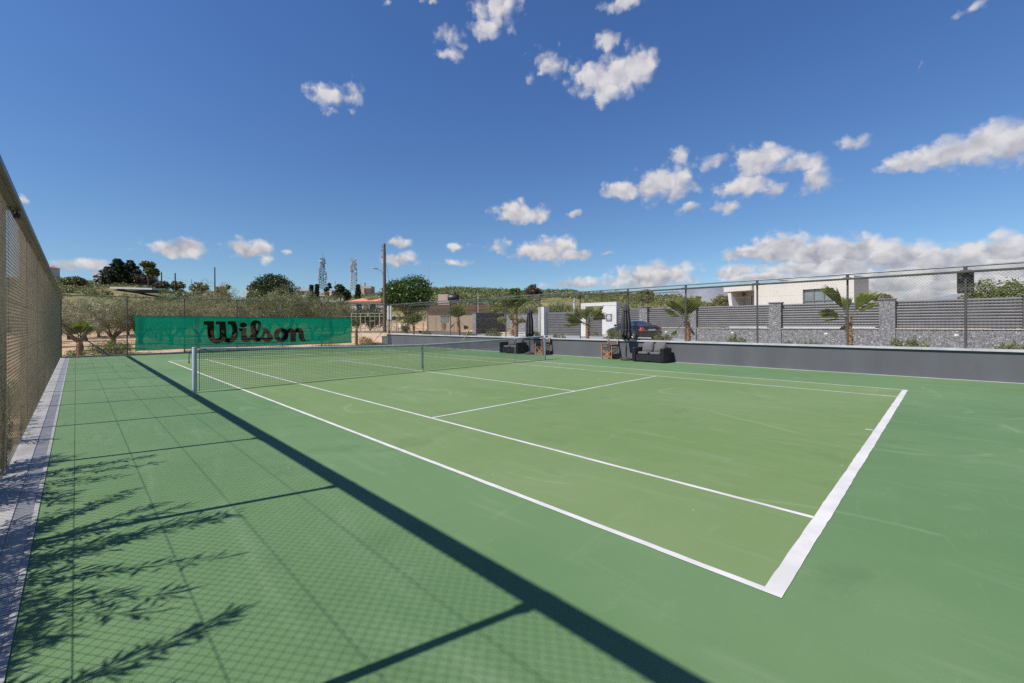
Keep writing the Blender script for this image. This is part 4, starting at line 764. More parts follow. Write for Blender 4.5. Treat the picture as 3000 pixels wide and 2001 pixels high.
crown_tree('grey_bush', 'large grey-brown bush on the skyline below the pale green pine', 420, 146, 800, 70, M['brownshrub'], 6500, .42, 10, .03, lobes=11)
crown_tree('grey_bush', 'grey-brown bush on the slope right of the larger one', 474, 147, 826, 46, M['brownshrub'], 3200, .42, 11, .03, lobes=8)
crown_tree('dry_bush', 'rounded yellow-brown bush on the ridge left of the tall dark pole', 585, 120, 828, 56, M['olive3'], 3800, .4, 12, .03, lobes=8)
crown_tree('ridge_tree', 'dark rounded tree on the ridge behind the second utility pole', 520, 150, 824, 40, M['maquis'], 2600, .45, 13, .05, lobes=7)
crown_tree('green_bush', 'fresh green bush at the foot of the tall dark pole', 648, 100, 842, 42, M['maquis2'], 3200, .34, 14, .03, lobes=7)
crown_tree('dark_bush', 'dark olive bush right of the tall dark pole', 662, 110, 835, 36, M['maquis'], 2400, .4, 15, .03, lobes=6)
crown_tree('ridge_bush', 'large brown-green bush standing up on the far right ridge', 1562, 150, 836, 54, M['brownshrub'], 3800, .5, 16, .03, lobes=9)
crown_tree('ridge_bush', 'bright green bush on the ridge left of the brown one', 1510, 140, 846, 44, M['maquis2'], 3200, .45, 17, .03, lobes=8)
crown_tree('hedge_bush', 'dark green bush left of the white villa above the slatted fence', 2118, 46, 866, 86, M['maquis'], 6500, .20, 18, .03, lobes=12)
crown_tree('hedge_bush', 'small dark bush beyond the leafy palm', 2040, 62, 868, 40, M['maquis'], 2600, .24, 19, .03, lobes=7)
crown_tree('garden_tree', 'round olive green tree top right of the villa behind the slatted fence', 2590, 44, 862, 60, M['olive3'], 5000, .2, 20, .2, lobes=9)
crown_tree('garden_tree', 'loose light green tree above the slatted fence right of the black box', 2935, 24, 825, 200, M['weed'], 9000, .15, 21, .15, 'bark', lobes=15)
crown_tree('slope_bush', 'dark bush on the brown slope left of the villa', 1890, 120, 850, 64, M['maquis'], 4000, .42, 22, .03, lobes=8)
def conifer(label, px, D, pytop, pyw, seed, m='conifer'):
    x, y = at(px, D); z0 = hz1(x, y); H = zat(px, pytop, D)-z0; Rr = pyw/1280*D/2; t = thing('conifer', label, 'tree', (x, y, z0), 0, 'conifers on the hill'); b = MB(); b.tube([(0, 0, -.2), (0, 0, H*.97)], [.28, .04], 7); q = []; r = random.Random(seed)
    nl = int(H/.55)
    for i in range(nl):
        z = H*.10+H*.88*i/nl; L = Rr*(1-(i/nl)**1.5)*r.uniform(.75, 1.1)+.25
        for k in range(6):
            a = i*.9+k*PI/3+r.uniform(-.2, .2); L2 = L*r.uniform(.6, 1.1); b.tube([(0, 0, z), (L2*math.cos(a), L2*math.sin(a), z+L2*.16)], [.05, .015], 4, False)
            for s in (.3, .5, .7, .85, 1): q.append((L2*s*math.cos(a), L2*s*math.sin(a), z+L2*.16*s))
    b.build('trunk', M['bark_dark'], t); np_mesh('needles', leaves(clumps(np.array(q), .55, 26, .6), .50, .20, .3), 4, M[m], t)
conifer('tallest pointed dark conifer above the white hillside house', 345, 142, 755, 78, 1); conifer('dark conifer with spaced drooping tiers right of the tallest conifer', 383, 144, 760, 70, 2)
conifer('low dark conifer at the left edge of the conifer clump', 318, 143, 779, 60, 3)
crown_tree('hill_bush', 'scrub bush on the skyline left of the white hill house', 222, 140, 811, 56, M['maquis'], 3600, .42, 70, .03, lobes=9)
crown_tree('pine_tree', 'pale yellow-green pine standing alone on the skyline', 437, 140, 766, 48, M['pineleaf'], 5000, .5, 31, .25, lobes=9)
conifer('tiny pointed conifer beside the pink skyline house', 1049, 170, 831, 12, 5); conifer('slim dark cypress left of the telecom masts', 913, 150, 832, 6, 6); conifer('slim dark cypress next to the left telecom mast', 929, 150, 830, 6, 7)

# scrub that covers the hills: nobody could count it
def scrub():
    out = {k: [] for k in ('a', 'b', 'c')}; N_ = 21000; u = rng.uniform(-1.45, .62, N_); D = 56+210*rng.random(N_)**.75; px = 1480+1280*u
    Dr = np.interp(px, RIDGE[:, 0], RIDGE[:, 2]); D0 = np.interp(px, RIDGE[:, 0], RIDGE[:, 3])
    keep = (D > D0+6) & (D < Dr+16); right = px > 1120; open_ = (px > 1560) & (D < D0+.62*(Dr-D0)); keep &= ~(open_ & (rng.random(N_) > .10)); keep &= ~(right & ~open_ & (D < D0+.35*(Dr-D0)) & (rng.random(N_) > .5)); keep &= ~((px > 1020) & (px < 1145) & (D < 120)); SD = Dfor(398, 858); keep &= ~((px > 320) & (px < 470) & (D > SD-16) & (D < SD+3))
    u = u[keep]; D = D[keep]; px = px[keep]; X = CX+D*(FWD[0]+u*RGT[0]); Y = CY+D*(FWD[1]+u*RGT[1]); Z = hz(X, Y); 
    for i in range(len(X)):
        r = rng.uniform(.5, 1.25) if px[i] < 1150 else rng.uniform(.8, 1.9); r *= .8 if D[i] < 90 else 1; n = 70 if D[i] < 110 else 48
        h = r*rng.uniform(.7, 1.1); uu = unit(n); uu[:, 2] = np.abs(uu[:, 2]); c = np.array([X[i], Y[i], Z[i]-.1])+uu*(.62+.42*rng.random((n, 1)))*np.array([r, r, h*1.25])
        s = r*.36 if D[i] > 110 else r*.27; k = 'b' if rng.random() < (.22 if px[i] < 1150 else .40) else ('c' if rng.random() < .35 else 'a'); out[k].append(leaves(c, s, s*.6, .2))
    for k, m, lab in (('a', 'maquis', 'olive green scrub covering the hillsides'), ('b', 'maquis2', 'fresher green scrub scattered over the hillsides'), ('c', 'olive3', 'dusty grey-green olives and scrub over the hillsides')):
        tag(np_mesh('hill_scrub', np.concatenate(out[k]), 4, M[m]), lab, 'scrub', kind='stuff')
scrub()
# ------------------------------------------------------------------ car on the drive
def make_car(loc, rz):
    t = thing('parked_car', 'black low two-door car parked on the drive behind the nearer parasol', 'car', loc, rz)
    st = [(-2.05, .62, .40, .66), (-2.02, .78, .28, .84), (-1.85, .85, .20, .93), (-1.35, .875, .18, .935), (-.7, .875, .18, .90), (0, .875, .18, .89), (.6, .875, .18, .90), (1.1, .87, .18, .85), (1.6, .84, .19, .77), (1.92, .76, .24, .66), (2.05, .60, .34, .55)]
    b = MB(); n = 14; vs = []
    for y, w_, zb, zt in st:
        h = zt-zb; half = [(0, zb), (w_*.86, zb), (w_*.97, zb+h*.16), (w_, zb+h*.45), (w_*.985, zb+h*.70), (w_*.90, zt-h*.07), (w_*.62, zt+.012), (0, zt+.03)]
        sec = half+[(-x, z) for x, z in half[-2:0:-1]]; vs += [(x, y, z) for x, z in sec]; n = len(sec)
    b.add(vs, [(i*n+k, i*n+(k+1) % n, (i+1)*n+(k+1) % n, (i+1)*n+k) for i in range(len(st)-1) for k in range(n)], True); b.add(vs[:n], [tuple(range(n))]); b.add(vs[-n:], [tuple(range(n))[::-1]])
    roof = [(-.95, .50, 1.12), (-.70, .55, 1.235), (-.2, .58, 1.275), (.22, .56, 1.24), (.42, .53, 1.17)]; vs = []
    for y, w_, z in roof: vs += [(x*w_, y, z-.03*abs(x)**2.5) for x in (-1, -.6, 0, .6, 1)]
    b.add(vs, [(i*5+k, (i+1)*5+k, (i+1)*5+k+1, i*5+k+1) for i in range(4) for k in range(4)], True)
    for s in (-1, 1):
        for a, c in (((s*.50, -.95, 1.12), (s*.74, -1.42, .92)), ((s*.53, .42, 1.17), (s*.74, 1.0, .88)), ((s*.57, -.35, 1.25), (s*.80, -.45, .90))): b.bar(a, c, .06, .05)
    body = b.build('body', M['carpaint'], t)
    def glass(name, pts): b = MB(); b.add(pts, [tuple(range(len(pts)))]); b.build(name, M['carglass'], t)
    glass('rear_window', [(-.50, -.96, 1.115), (.50, -.96, 1.115), (.72, -1.42, .925), (-.72, -1.42, .925)]); glass('windscreen', [(-.53, .43, 1.165), (.53, .43, 1.165), (.73, 1.0, .885), (-.73, 1.0, .885)])
    for s in (-1, 1): glass('side_window', [(s*.505, -.95, 1.11), (s*.565, -.6, 1.225), (s*.585, -.2, 1.25), (s*.565, .22, 1.22), (s*.535, .42, 1.16), (s*.76, .95, .885), (s*.80, -.4, .895), (s*.765, -1.38, .92)])
    for y in (-1.28, 1.32):
        for s in (-1, 1):
            wt = bpy.data.objects.new('wheel', None); COL.objects.link(wt); wt.parent = t; wt.location = (s*.80, y, .315)
            mx = Matrix.Rotation(PI/2, 4, 'Y')
            b = MB(); b.lathe([(.20, -.10), (.29, -.105), (.315, -.08), (.315, .08), (.29, .105), (.20, .10)], 28); b.v = [tuple(mx @ Vector(v)) for v in b.v]; b.build('tyre', M['rubber'], wt)
            b = MB(); b.lathe([(.0, .06), (.05, .065), (.06, .03)], 20); b.lathe([(.185, .05), (.215, .095), (.215, .0)], 28); b.lathe([(0, .01), (.20, .012)], 20)
            for k in range(5): a = k*2*PI/5; b.bar((.03*math.cos(a), .03*math.sin(a), .05), (.20*math.cos(a), .20*math.sin(a), .06), .05, .03)
            mx2 = Matrix.Rotation(PI/2*s, 4, 'Y'); b.v = [tuple(mx2 @ Vector(v)) for v in b.v]; b.build('rim', M['rim'], wt)
            b = MB(); b.lathe([(.335, -.02), (.345, .078)], 24); b.v = [tuple(Matrix.Rotation(PI/2*s, 4, 'Y') @ Vector(v)) for v in b.v]; b.build('arch_lip', M['black'], wt)
    for s in (-1, 1):
        b = MB(); pts = [(s*.50, -2.062, .63), (s*.815, -1.99, .60), (s*.865, -1.80, .66), (s*.80, -1.99, .80), (s*.72, -2.055, .86)]; pts = [(x, y-.012, z) for x, y, z in pts]; c = V3(s*.74, -2.02, .71)
        b.add(pts+[tuple(c-V3(0, .03, 0))], [(0, 1, 5), (1, 2, 5), (2, 3, 5), (3, 4, 5), (4, 0, 5)])
        for z in (.67, .73, .78): b.box(min(s*.60, s*.80), max(s*.60, s*.80), -2.055, -2.048, z-.006, z+.006)
        b.build('taillight', M['redlens'], t)
        b = MB(); b.box(min(s*.52, s*.76), max(s*.52, s*.76), 1.93, 2.02, .52, .64, bev=.03); b.build('headlight', M['plate'], t)
        b = MB(); b.box(min(s*.86, s*1.0), max(s*.86, s*1.0), .62, .74, .90, 1.02, bev=.03); b.build('wing_mirror', M['carpaint'], t)
    b = MB(); b.box(-.16, .16, -2.045, -2.02, .845, .870, bev=.005); b.build('brake_light', M['redlens'], t)
    b = MB(); b.box(-.26, .26, -2.075, -2.06, .615, .715, bev=.004); pl = b.build('number_plate', M['plate'], t)
    b = MB(); b.tube([(-.84, -1.95, .46), (-.6, -2.085, .47), (0, -2.11, .47), (.6, -2.085, .47), (.84, -1.95, .46)], .07, 8); b.build('bumper', M['carpaint'], t)
    return t
cx_, cy_ = at(1853, 30); make_car((cx_, cy_, hz1(cx_, cy_)+.05), R(-25))

# ------------------------------------------------------------------ boundary wall, gate, portal
WX = 23.0
bw = thing('boundary_wall', 'grey stone wall with slatted metal panels between square stone pillars behind the parked car', 'wall', (WX, 0, .3))
PIL = [4.0, .3, -4.9, -10.2, -15.3, -20.5]
b = MB(); b.box(-.15, .25, -22, 6.3, -.3, .90); b.build('stone_base', M['stone'], bw)
b = MB(); ys = [6.3]+PIL+[-22]
for i in range(len(ys)-1):
    y1 = ys[i]-(.33 if i else 0); y0 = ys[i+1]+(.33 if i+1 < len(ys)-1 else 0); b.box(-.20, .28, y0+.002, y1-.002, .903, .945)
b.build('coping', M['conc_pale'], bw)
for p in PIL:
    b = MB(); b.box(-.24, .34, p-.33, p+.33, -.3, 2.50); pi_ = b.build('pillar', M['stone'], bw); b = MB(); b.box(-.29, .39, p-.38, p+.38, 2.503, 2.56); b.build('cap', M['villa_dark'], pi_)
def slats(y0, y1, z0, n, ph, x=0):
    b = MB()
    for k in range(n):
        z = z0+k*ph; b.prism([(x+.03, z), (x+.005, z+.004), (x-.022, z+ph*.13), (x-.040, z+ph*.32), (x-.040, z+ph*.66), (x-.024, z+ph*.86), (x+.004, z+ph*.97), (x+.03, z+ph*.995)], y0, y1, ax=1)
    for y in (y0, y1, (y0+y1)/2): b.box(x+.032, x+.09, y-.03, y+.03, z0-.02, z0+n*ph)
    return b
for i in range(len(ys)-1):
    y1 = ys[i]-(.335 if i else 0); y0 = ys[i+1]+(.335 if i+1 < len(ys)-1 else 0); slats(y0+.02, y1-.02, .97, 10, .146, .02).build('slat_panel', M['slat'], bw)
for y in (2.2, -2.4, -7.5, -12.8):
    b = MB(); mx = Matrix.Rotation(-PI/2, 4, 'Y'); b.lathe([(0, .045), (.08, .04), (.098, .015), (.098, 0)], 20); b.v = [tuple(mx @ Vector(v)+V3(-.152, y, .58)) for v in b.v]; wl = b.build('wall_light', M['white'], bw)
    b = MB(); b.box(-.206, -.196, y-.075, y+.075, .565, .590); b.build('slit', M['dark'], wl)
for (ya, yb, lab) in ((-5.35, -9.7, 'long white plastic pipe lying on the stone wall ledge under the villa window'), (-2.2, -4.45, 'shorter white plastic pipe on the ledge left of the middle pillar')):
    o = thing('plastic_pipe', lab, 'pipe', (WX-.16, 0, 1.29)); b = MB(); b.tube([(0, ya, 0), (0, yb, .004)], .032, 8); b.tube([(0, (ya+yb)/2-.7, 0), (0, (ya+yb)/2-.78, 0)], .042, 8); b.build('tube', M['plate'], o)
gt = thing('slatted_gate', 'wide dark grey slatted sliding gate between the white pillar and the white portal', 'gate', (WX+.2, 0, .5))
slats(9.95, 13.85, .08, 13, .152).build('slat_panel', M['slat'], gt); b = MB(); b.box(-.03, .06, 9.9, 13.9, .0, .07); b.box(-.03, .06, 9.9, 13.9, 2.06, 2.12); b.build('frame', M['villa_dark'], gt)
pl = thing('white_pillar', 'tall plain white gate pillar left of the slatted gate', 'pillar', (WX-.2, 14.3, .3)); b = MB(); b.box(-.05, .75, -.32, .34, 0, 2.85, bev=.01); b.build('shaft', M['white'], pl); b = MB(); b.box(-.056, .1, -.07, -.045, 0, 2.84); b.build('joint', M['dark'], pl)
po = thing('gate_portal', 'white flat-topped entrance portal with a dark emblem plaque beside the slatted gate', 'gate portal', (WX-.2, 0, .4))
b = MB(); b.box(0, .75, 9.35, 9.86, 0, 2.64); b.build('left_leg', M['white'], po)
b = MB(); b.box(0, .75, 6.35, 7.70, 0, 2.64); b.build('right_leg', M['white'], po)
b = MB(); b.box(-.02, .77, 6.33, 9.88, 2.643, 2.93); b.build('lintel', M['white'], po)
b = slats(7.72, 9.33, .06, 11, .152, .5); b.build('door', M['slat'], po)
b = MB(); b.box(-.045, -.003, 6.75, 7.30, 1.38, 1.96); pq = b.build('plaque', M['villa_dark'], po)
b = MB(); b.v = []; n = 28
b.add([(-.049, 7.025+.17*math.cos(k*2*PI/n), 1.67+.22*math.sin(k*2*PI/n)) for k in range(n)], [tuple(range(n))]); em = b.build('emblem', M['plate'], pq)
b = MB()
for a, c in (((7.12, 1.78), (7.06, 1.70)), ((7.00, 1.78), (6.94, 1.70)), ((7.02, 1.85), (7.02, 1.76)), ((7.10, 1.62), (7.02, 1.56)), ((6.95, 1.62), (7.02, 1.56)), ((7.02, 1.68), (7.02, 1.60)), ((7.11, 1.52), (6.94, 1.52))): b.bar((-.052, *a), (-.052, *c), .004, .022)
b.build('emblem_strokes', M['villa_dark'], pq)
sw = thing('stone_wall', 'grey stone wall section left of the white gate pillar behind the clipped olive', 'wall', (WX, 0, .3)); b = MB(); b.box(0, .3, 14.65, 20.0, 0, 2.22); b.build('body', M['stone'], sw); b = MB(); b.box(-.04, .34, 14.65, 20.0, 2.223, 2.27); b.build('coping', M['villa_dark'], sw); b = MB(); b.box(-.9, -.003, 14.65, 19.5, .0, .38); b.box(-.95, -.003, 14.65, 19.5, .383, .45); b.build('bench_ledge', M['conc_pale'], sw)
bk = thing('block_wall', 'dark charcoal block wall with a stone end face behind the far part of the right fence', 'wall', (19.3, 19.8, .3)); b = MB(); b.box(.06, 3.95, -.2, .3, 0, 2.32); b.build('body', M['blockwall'], bk); b = MB(); b.box(-.08, .056, -.22, .32, 0, 2.32); b.build('stone_end', M['stone'], bk); b = MB(); b.box(-.12, 3.95, -.25, .35, 2.323, 2.37); b.build('coping', M['villa_dark'], bk)
bo.location = (*at(1499, 36), .55); bo.scale = (.78,)*3

# ------------------------------------------------------------------ white villa
P2 = np.array([31.1, -7.8]); dv = np.array([.289, .957]); rel = P2-np.array([CX, CY])
def sv(px): u = (px-1480.8)/1280; D0, L0 = rel @ FWD, rel @ RGT; return (u*D0-L0)/(dv @ RGT-u*(dv @ FWD))
def zv(px, py): s = sv(px); q = rel+s*dv; return zat(px, py, q @ FWD)
vi = thing('white_villa', 'cream white flat-roofed villa behind the slatted fence on the right', 'house', (31.1, -7.8, 0), math.atan2(.957, .289))
sL, sP, zt = sv(2128), sv(2210), zv(2400, 816); zs = zv(2170, 853); wl_, wr_ = sv(2352), sv(2443); wz0, wz1 = zv(2400, 905), zv(2400, 845.5)
b = MB(); b.prism([(0, 0), (wr_, 0), (wr_, -9), (4.2, -9), (0, -2.1)] if wr_ > 4.2 else [(0, 0), (wr_, 0), (wr_, -4.5), (0, -2.1)], .2, zt, ax=2); b.box(wl_, sP, -9, 0, .2, zt); b.box(wr_, wl_, -4.5, 0, wz1, zt); b.box(wr_, wl_, -4.5, 0, .2, wz0); b.box(sP, sL-.6, -9, -1.7, .2, zs-.003); b.build('wall', M['cream'], vi)
b = MB(); b.box(sP, sL, -9.2, .35, zs, zt-.003); b.build('portico_roof', M['cream'], vi)
b = MB(); b.prism([(sL-.85, .2), (sL-1.15, .2), (sL-.62, zs-.003), (sL-.30, zs-.003)], -1.72, .25, ax=1); b.build('slanted_fin', M['white'], vi)
wd = MB(); wd.box(wr_, wl_, -.22, -.18, wz0, wz1); win = wd.build('window', M['glass'], vi); b = MB()
for k in range(4): s = wr_+(wl_-wr_)*k/3; b.box(s-.03, s+.03, -.175, -.10, wz0, wz1)
for z in (wz1-.03, wz0+(wz1-wz0)*.42, wz0+.03): b.box(wr_, wl_, -.172, -.105, z-.03, z+.03)
b.build('frame', M['villa_dark'], win)
d0, d1 = sv(2189)+.35, sv(2178)+.35; b = MB(); b.box(d0, d1, -1.69, -1.66, .2, zv(2183, 866)); dd = b.build('door', M['dark'], vi); b = MB(); b.box(d0+.22, d1-.30, -1.655, -1.64, .4, zv(2183, 869)); b.build('glass_strip', M['signblue'], dd)
b = MB(); s = sv(2152)+.2; b.box(s-.17, s+.17, -1.69, -1.35, zv(2152, 866), zv(2152, 857), bev=.05); b.build('wall_lamp', M['dark'], vi)
b = MB(); b.box(-.03, -.004, -1.5, -.7, 1.2, zt-1.25); b.build('side_window', M['dark'], vi);
b = MB(); s = sv(2262); b.bar((s, -3.2, zt+.02), (s+1.0, -3.2, zt+.42), 1.4, .06); b.build('solar_panel', M['villa_dark'], vi)

# ------------------------------------------------------------------ houses beyond the far corner and on the hill
def frame(name, label, cat, px, D, group=None, z=None): x, y = at(px, D); return thing(name, label, cat, (x, y, hz1(x, y) if z is None else z), -YAW, group)
bh = frame('beige_house', 'beige flat-roofed house with a brown roof edge and a big black tank on its roof', 'house', 1350, 60, None, .6)
k_ = 60/1280; H = zat(1350, 893, 60)-.6; W2 = 100*k_
b = MB(); b.box(-W2, W2, 0, 7, -.5, H-.62); b.build('wall', M['beige'], bh); b = MB(); b.box(-W2-.25, W2+.25, -.35, 7.2, H-.617, H); b.build('roof_edge', M['brown_trim'], bh)
b = MB(); b.box((1291-1350)*k_, (1314-1350)*k_, -.035, -.004, H-2.35, H-1.45); ww = b.build('window', M['glass'], bh); b = MB(); b.box((1290-1350)*k_-.05, (1315-1350)*k_+.05, -.09, -.037, H-1.5, H-1.40); b.build('shutter_box', M['galvpole'], ww)
b = MB(); b.box((1294-1350)*k_, (1306-1350)*k_, -.03, -.004, -.2, H-2.5); b.build('door', M['brown_trim'], bh)
pb_ = frame('pink_water_box', 'pale pink rooftop box beside the black tank', 'roof box', 1299, 61, None, .6+H); b = MB(); b.box(-.72, .78, 0, 1.6, .02, zat(1299, 862, 61)-.6-H); b.build('body', M['pink'], pb_)
tk = frame('water_tank', 'big black horizontal water tank on a white stand on the beige house roof', 'tank', 1328, 60.5, None, .6+H)
b = MB(); z = zat(1328, 873, 60.5)-.6-H; b.tube([(-.80, .6, z), (-.72, .6, z), (.72, .6, z), (.80, .6, z)], [.42, .57, .57, .42], 20); b.tube([(.15, .6, z+.52), (.15, .6, z+.66)], .16, 12); b.build('barrel', M['black'], tk)
b = MB()
for x in (-.6, .6):
    for y in (.25, .95): b.box(x-.04, x+.04, y-.04, y+.04, 0, z-.45)
b.box(-.9, .9, .2, .28, z-.53, z-.451); b.box(-.9, .9, .95, 1.03, z-.53, z-.451); b.build('stand', M['white'], tk)
def house(label, p0, p1, ytop, yeave, ybase, D, wall='cream', chim=None, name='tiled_house', hip=1.0, split=None):
    pc = (p0+p1)/2; D = Dfor(pc, ybase) if D > 90 else D; k = D/1280; x, y = at(pc, D); z0 = zat(pc, ybase, D); t = frame(name, label, 'house', pc, D, None, z0); w_ = (p1-p0)*k/2; he = zat(pc, yeave, D)-z0; ht = zat(pc, ytop, D)-z0; dp = w_*1.1+2
    b = MB(); b.box(-w_*.96, w_*.96, 0, dp, -3, he); b.build('wall', M[wall], t); b = MB()
    for a, c in ([(-w_, w_)] if not split else [(-w_, -w_+2*w_*split-.1), (-w_+2*w_*split+.1, w_)]):
        r = min((c-a)*.5, dp*.5)*hip; b.add([(a-.3, -.4, he+.004), (c+.3, -.4, he+.004), (c+.3, dp+.4, he+.004), (a-.3, dp+.4, he+.004), (a+r, dp*.5, ht), (c-r, dp*.5, ht)], [(0, 1, 5, 4), (1, 2, 5), (2, 3, 4, 5), (3, 0, 4)])
    rf = b.build('roof', M['terracotta'], t)
    if chim: xc = (chim-pc)*k; b = MB(); b.box(xc-.35, xc+.35, dp*.35, dp*.35+.7, he, ht+.75); b.box(xc-.45, xc+.45, dp*.35-.1, dp*.35+.8, ht+.753, ht+.9); b.build('chimney', M['cream'], rf)
    for f in (-.45, .35): b = MB(); b.box(f*w_-.5, f*w_+.5, -.03, -.004, he-1.6, he-.6); b.build('window', M['dark'], t)
    return t
house('orange roofed house in two wings just left of the wooden utility pole', 1024, 1126, 871, 883, 905, 84, split=.55)
house('orange roofed house with a cream chimney below the telecom masts', 930, 1008, 854, 867, 890, 104, chim=963)
house('small orange and cream house left of the chimney house', 872, 897, 847, 853, 866, 112)
house('tiny orange roofed house at the left end of the hill behind the fence rail', 128, 148, 776, 784, 815, 128)
def flat(label, p0, p1, ytop, ybase, D, wall, name='flat_house'):
    pc = (p0+p1)/2; D = Dfor(pc, ybase); k = D/1280; z0 = zat(pc, ybase, D); t = frame(name, label, 'house', pc, D, None, z0); w_ = (p1-p0)*k/2; h = zat(pc, ytop, D)-z0; b = MB(); b.box(-w_, w_, 0, w_*1.5+1, -3, h); b.build('wall', M[wall], t); return t, w_, h
t, w_, h = flat('pink flat-roofed house on the skyline left of the wooden utility pole', 1050, 1088, 838, 853, 150, 'pink'); b = MB(); b.box(-w_*.05, w_*1.02, -.25, .3, -1, h*.55); b.build('porch', M['brown_trim'], t); b = MB(); b.box(-.25, .1, .5, .9, h, h+1.6); b.build('chimney', M['brown_trim'], t)
t, w_, h = flat('white house with a sloping roof beside the dark conifers on the hill', 274, 326, 798, 815, 112, 'white'); b = MB(); b.add([(-w_*1.12, -.1, h*.15), (-w_*.3, -.1, h*.95), (-w_*.3, 2.5, h*.95), (-w_*1.12, 2.5, h*.15)], [(0, 1, 2, 3)]); b.build('lean_to_roof', M['conc'], t); b = MB(); b.box(-w_*.62, -w_*.42, .8, 1.3, h*.5, h+1.0); b.build('chimney', M['conc'], t); b = MB(); b.box(-w_, -w_*.5, -.03, -.004, h*.1, h*.5); b.build('opening', M['dark'], t)
t, w_, h = flat('low beige hut at the foot of the tall dark utility pole', 592, 632, 854, 876, 88, 'beige', 'stone_hut'); b = MB(); b.box(-w_-.3, w_+.2, -.2, 3, h+.003, h+.15); b.build('roof', M['conc'], t)
t, w_, h = flat('white corner of a house among trees right of the wide dark tree', 712, 735, 852, 866, 105, 'white')
t, w_, h = flat('small pale building on the ridge right of the tall dark pole', 634, 648, 838, 848, 150, 'pink')
SD = Dfor(398, 858); sh = frame('long_shed', 'long low shed with a flat white roof half buried in the hillside scrub', 'shed', 398, SD); k = SD/1280; zr = zat(398, 846, SD)-sh.location[2]
b = MB(); b.bar((-62*k, 0, zr+.22), (60*k, 0, zr-.18), 3.2, .50); b.build('roof', M['white'], sh); b = MB(); b.box(-56*k, 58*k, -.9, 1.4, 0, zr-.50); b.build('wall', M['dark'], sh)

# ------------------------------------------------------------------ poles, masts, cables
def pole(label, px, D, ytop, ybase, r, m, lean=0, bands=True, name='utility_pole'):
    D = Dfor(px, ybase) if D > 60 else D; x, y = at(px, D); z0 = zat(px, ybase, D); H = zat(px, ytop, D)-z0; t = thing(name, label, 'pole', (x, y, z0), -YAW); b = MB(); b.tube([(0, 0, -1), (lean*.5, 0, H*.5), (lean, 0, H)], [r*1.15, r, r*.8], 10); b.build('shaft', M[m], t)
    if bands:
        for z in (H-.35, H-.75, H-1.5): b = MB(); b.bar((-.28, 0, z), (.05, 0, z), .05, .05); b.tube([(-.25, 0, z), (-.25, 0, z+.14)], .035, 6); b.build('insulator', M['dark'], t)
    return t, H
up_, UH = pole('tall weathered wooden utility pole carrying a street lamp near the far right corner', 1127, 47, 714, 969, .17, 'woodpole')
b = MB(); zl = zat(1127, 800, 47)-up_.location[2]; b.tube([(-.12, -.05, zl-.5), (-.20, -.05, zl+.05), (-.45, -.05, zl+.30), (-.75, -.05, zl+.42)], .028, 8); b.build('lamp_arm', M['galvpole'], up_)
b = MB(); b.bm(pillow(.62, .24, .16, .5, .4, 1), Matrix.Translation((-1.0, -.05, zl+.50)) @ Matrix.Rotation(R(10), 4, 'Y'), True); b.build('lamp_head', M['galvpole'], up_)
b = MB(); b.tube([(.17, -.02, zl+2.2), (.22, -.02, zl+.8), (.55, -.02, zl-.9), (.72, -.02, zl-1.15)], .014, 5); b.build('drop_cable', M['dark'], up_)
p2, _ = pole('tall thin dark utility pole on the hillside above the green banner', 630, 92, 783, 876, .24, 'bark_dark')
p3, _ = pole('utility pole left of the tall thin dark one', 514, 120, 800, 866, .20, 'bark_dark'); p4, _ = pole('utility pole beside the grey-brown bushes', 474, 135, 797, 842, .19, 'bark_dark'); pole('short pole standing in the scrub below the white hill house', 258, 110, 820, 850, .12, 'bark_dark', 0, False)
pole('short pole beside the white hill house', 310, 108, 803, 822, .12, 'bark_dark', 0, False); pole('pale thin pole right of the left telecom mast', 983, 98, 822, 884, .09, 'galvpole', 0, False); pole('thin grey pole near the ridge left of the tall dark pole', 562, 145, 817, 850, .10, 'galvpole', 0, False)
pole('small pole on the skyline beside the pink house', 1058, 148, 828, 846, .09, 'bark_dark', 0, False); pole('slender white flagless pole behind the dark block wall', 1401, 52, 856, 930, .045, 'creampaint', 0, False, 'white_pole')
def cable(a, c, za, zc, sag, lab):
    A = Vector((a.location.x, a.location.y, a.location.z+za)); Cc = Vector((c.location.x, c.location.y, c.location.z+zc)); o = MB(); o.tube([A.lerp(Cc, k/12)-V3(0, 0, sag*4*(k/12)*(1-k/12)) for k in range(13)], .020, 4, False); tag(o.build('power_cable', M['dark']), lab, 'cable', 'power cables')
cable(p4, p3, 4.3, 5.6, .5, 'power cable between the left two hillside utility poles'); cable(p3, p2, 5.6, 6.2, .6, 'upper power cable running to the tall thin dark pole'); cable(p3, p2, 5.0, 5.2, .7, 'lower power cable running to the tall thin dark pole')
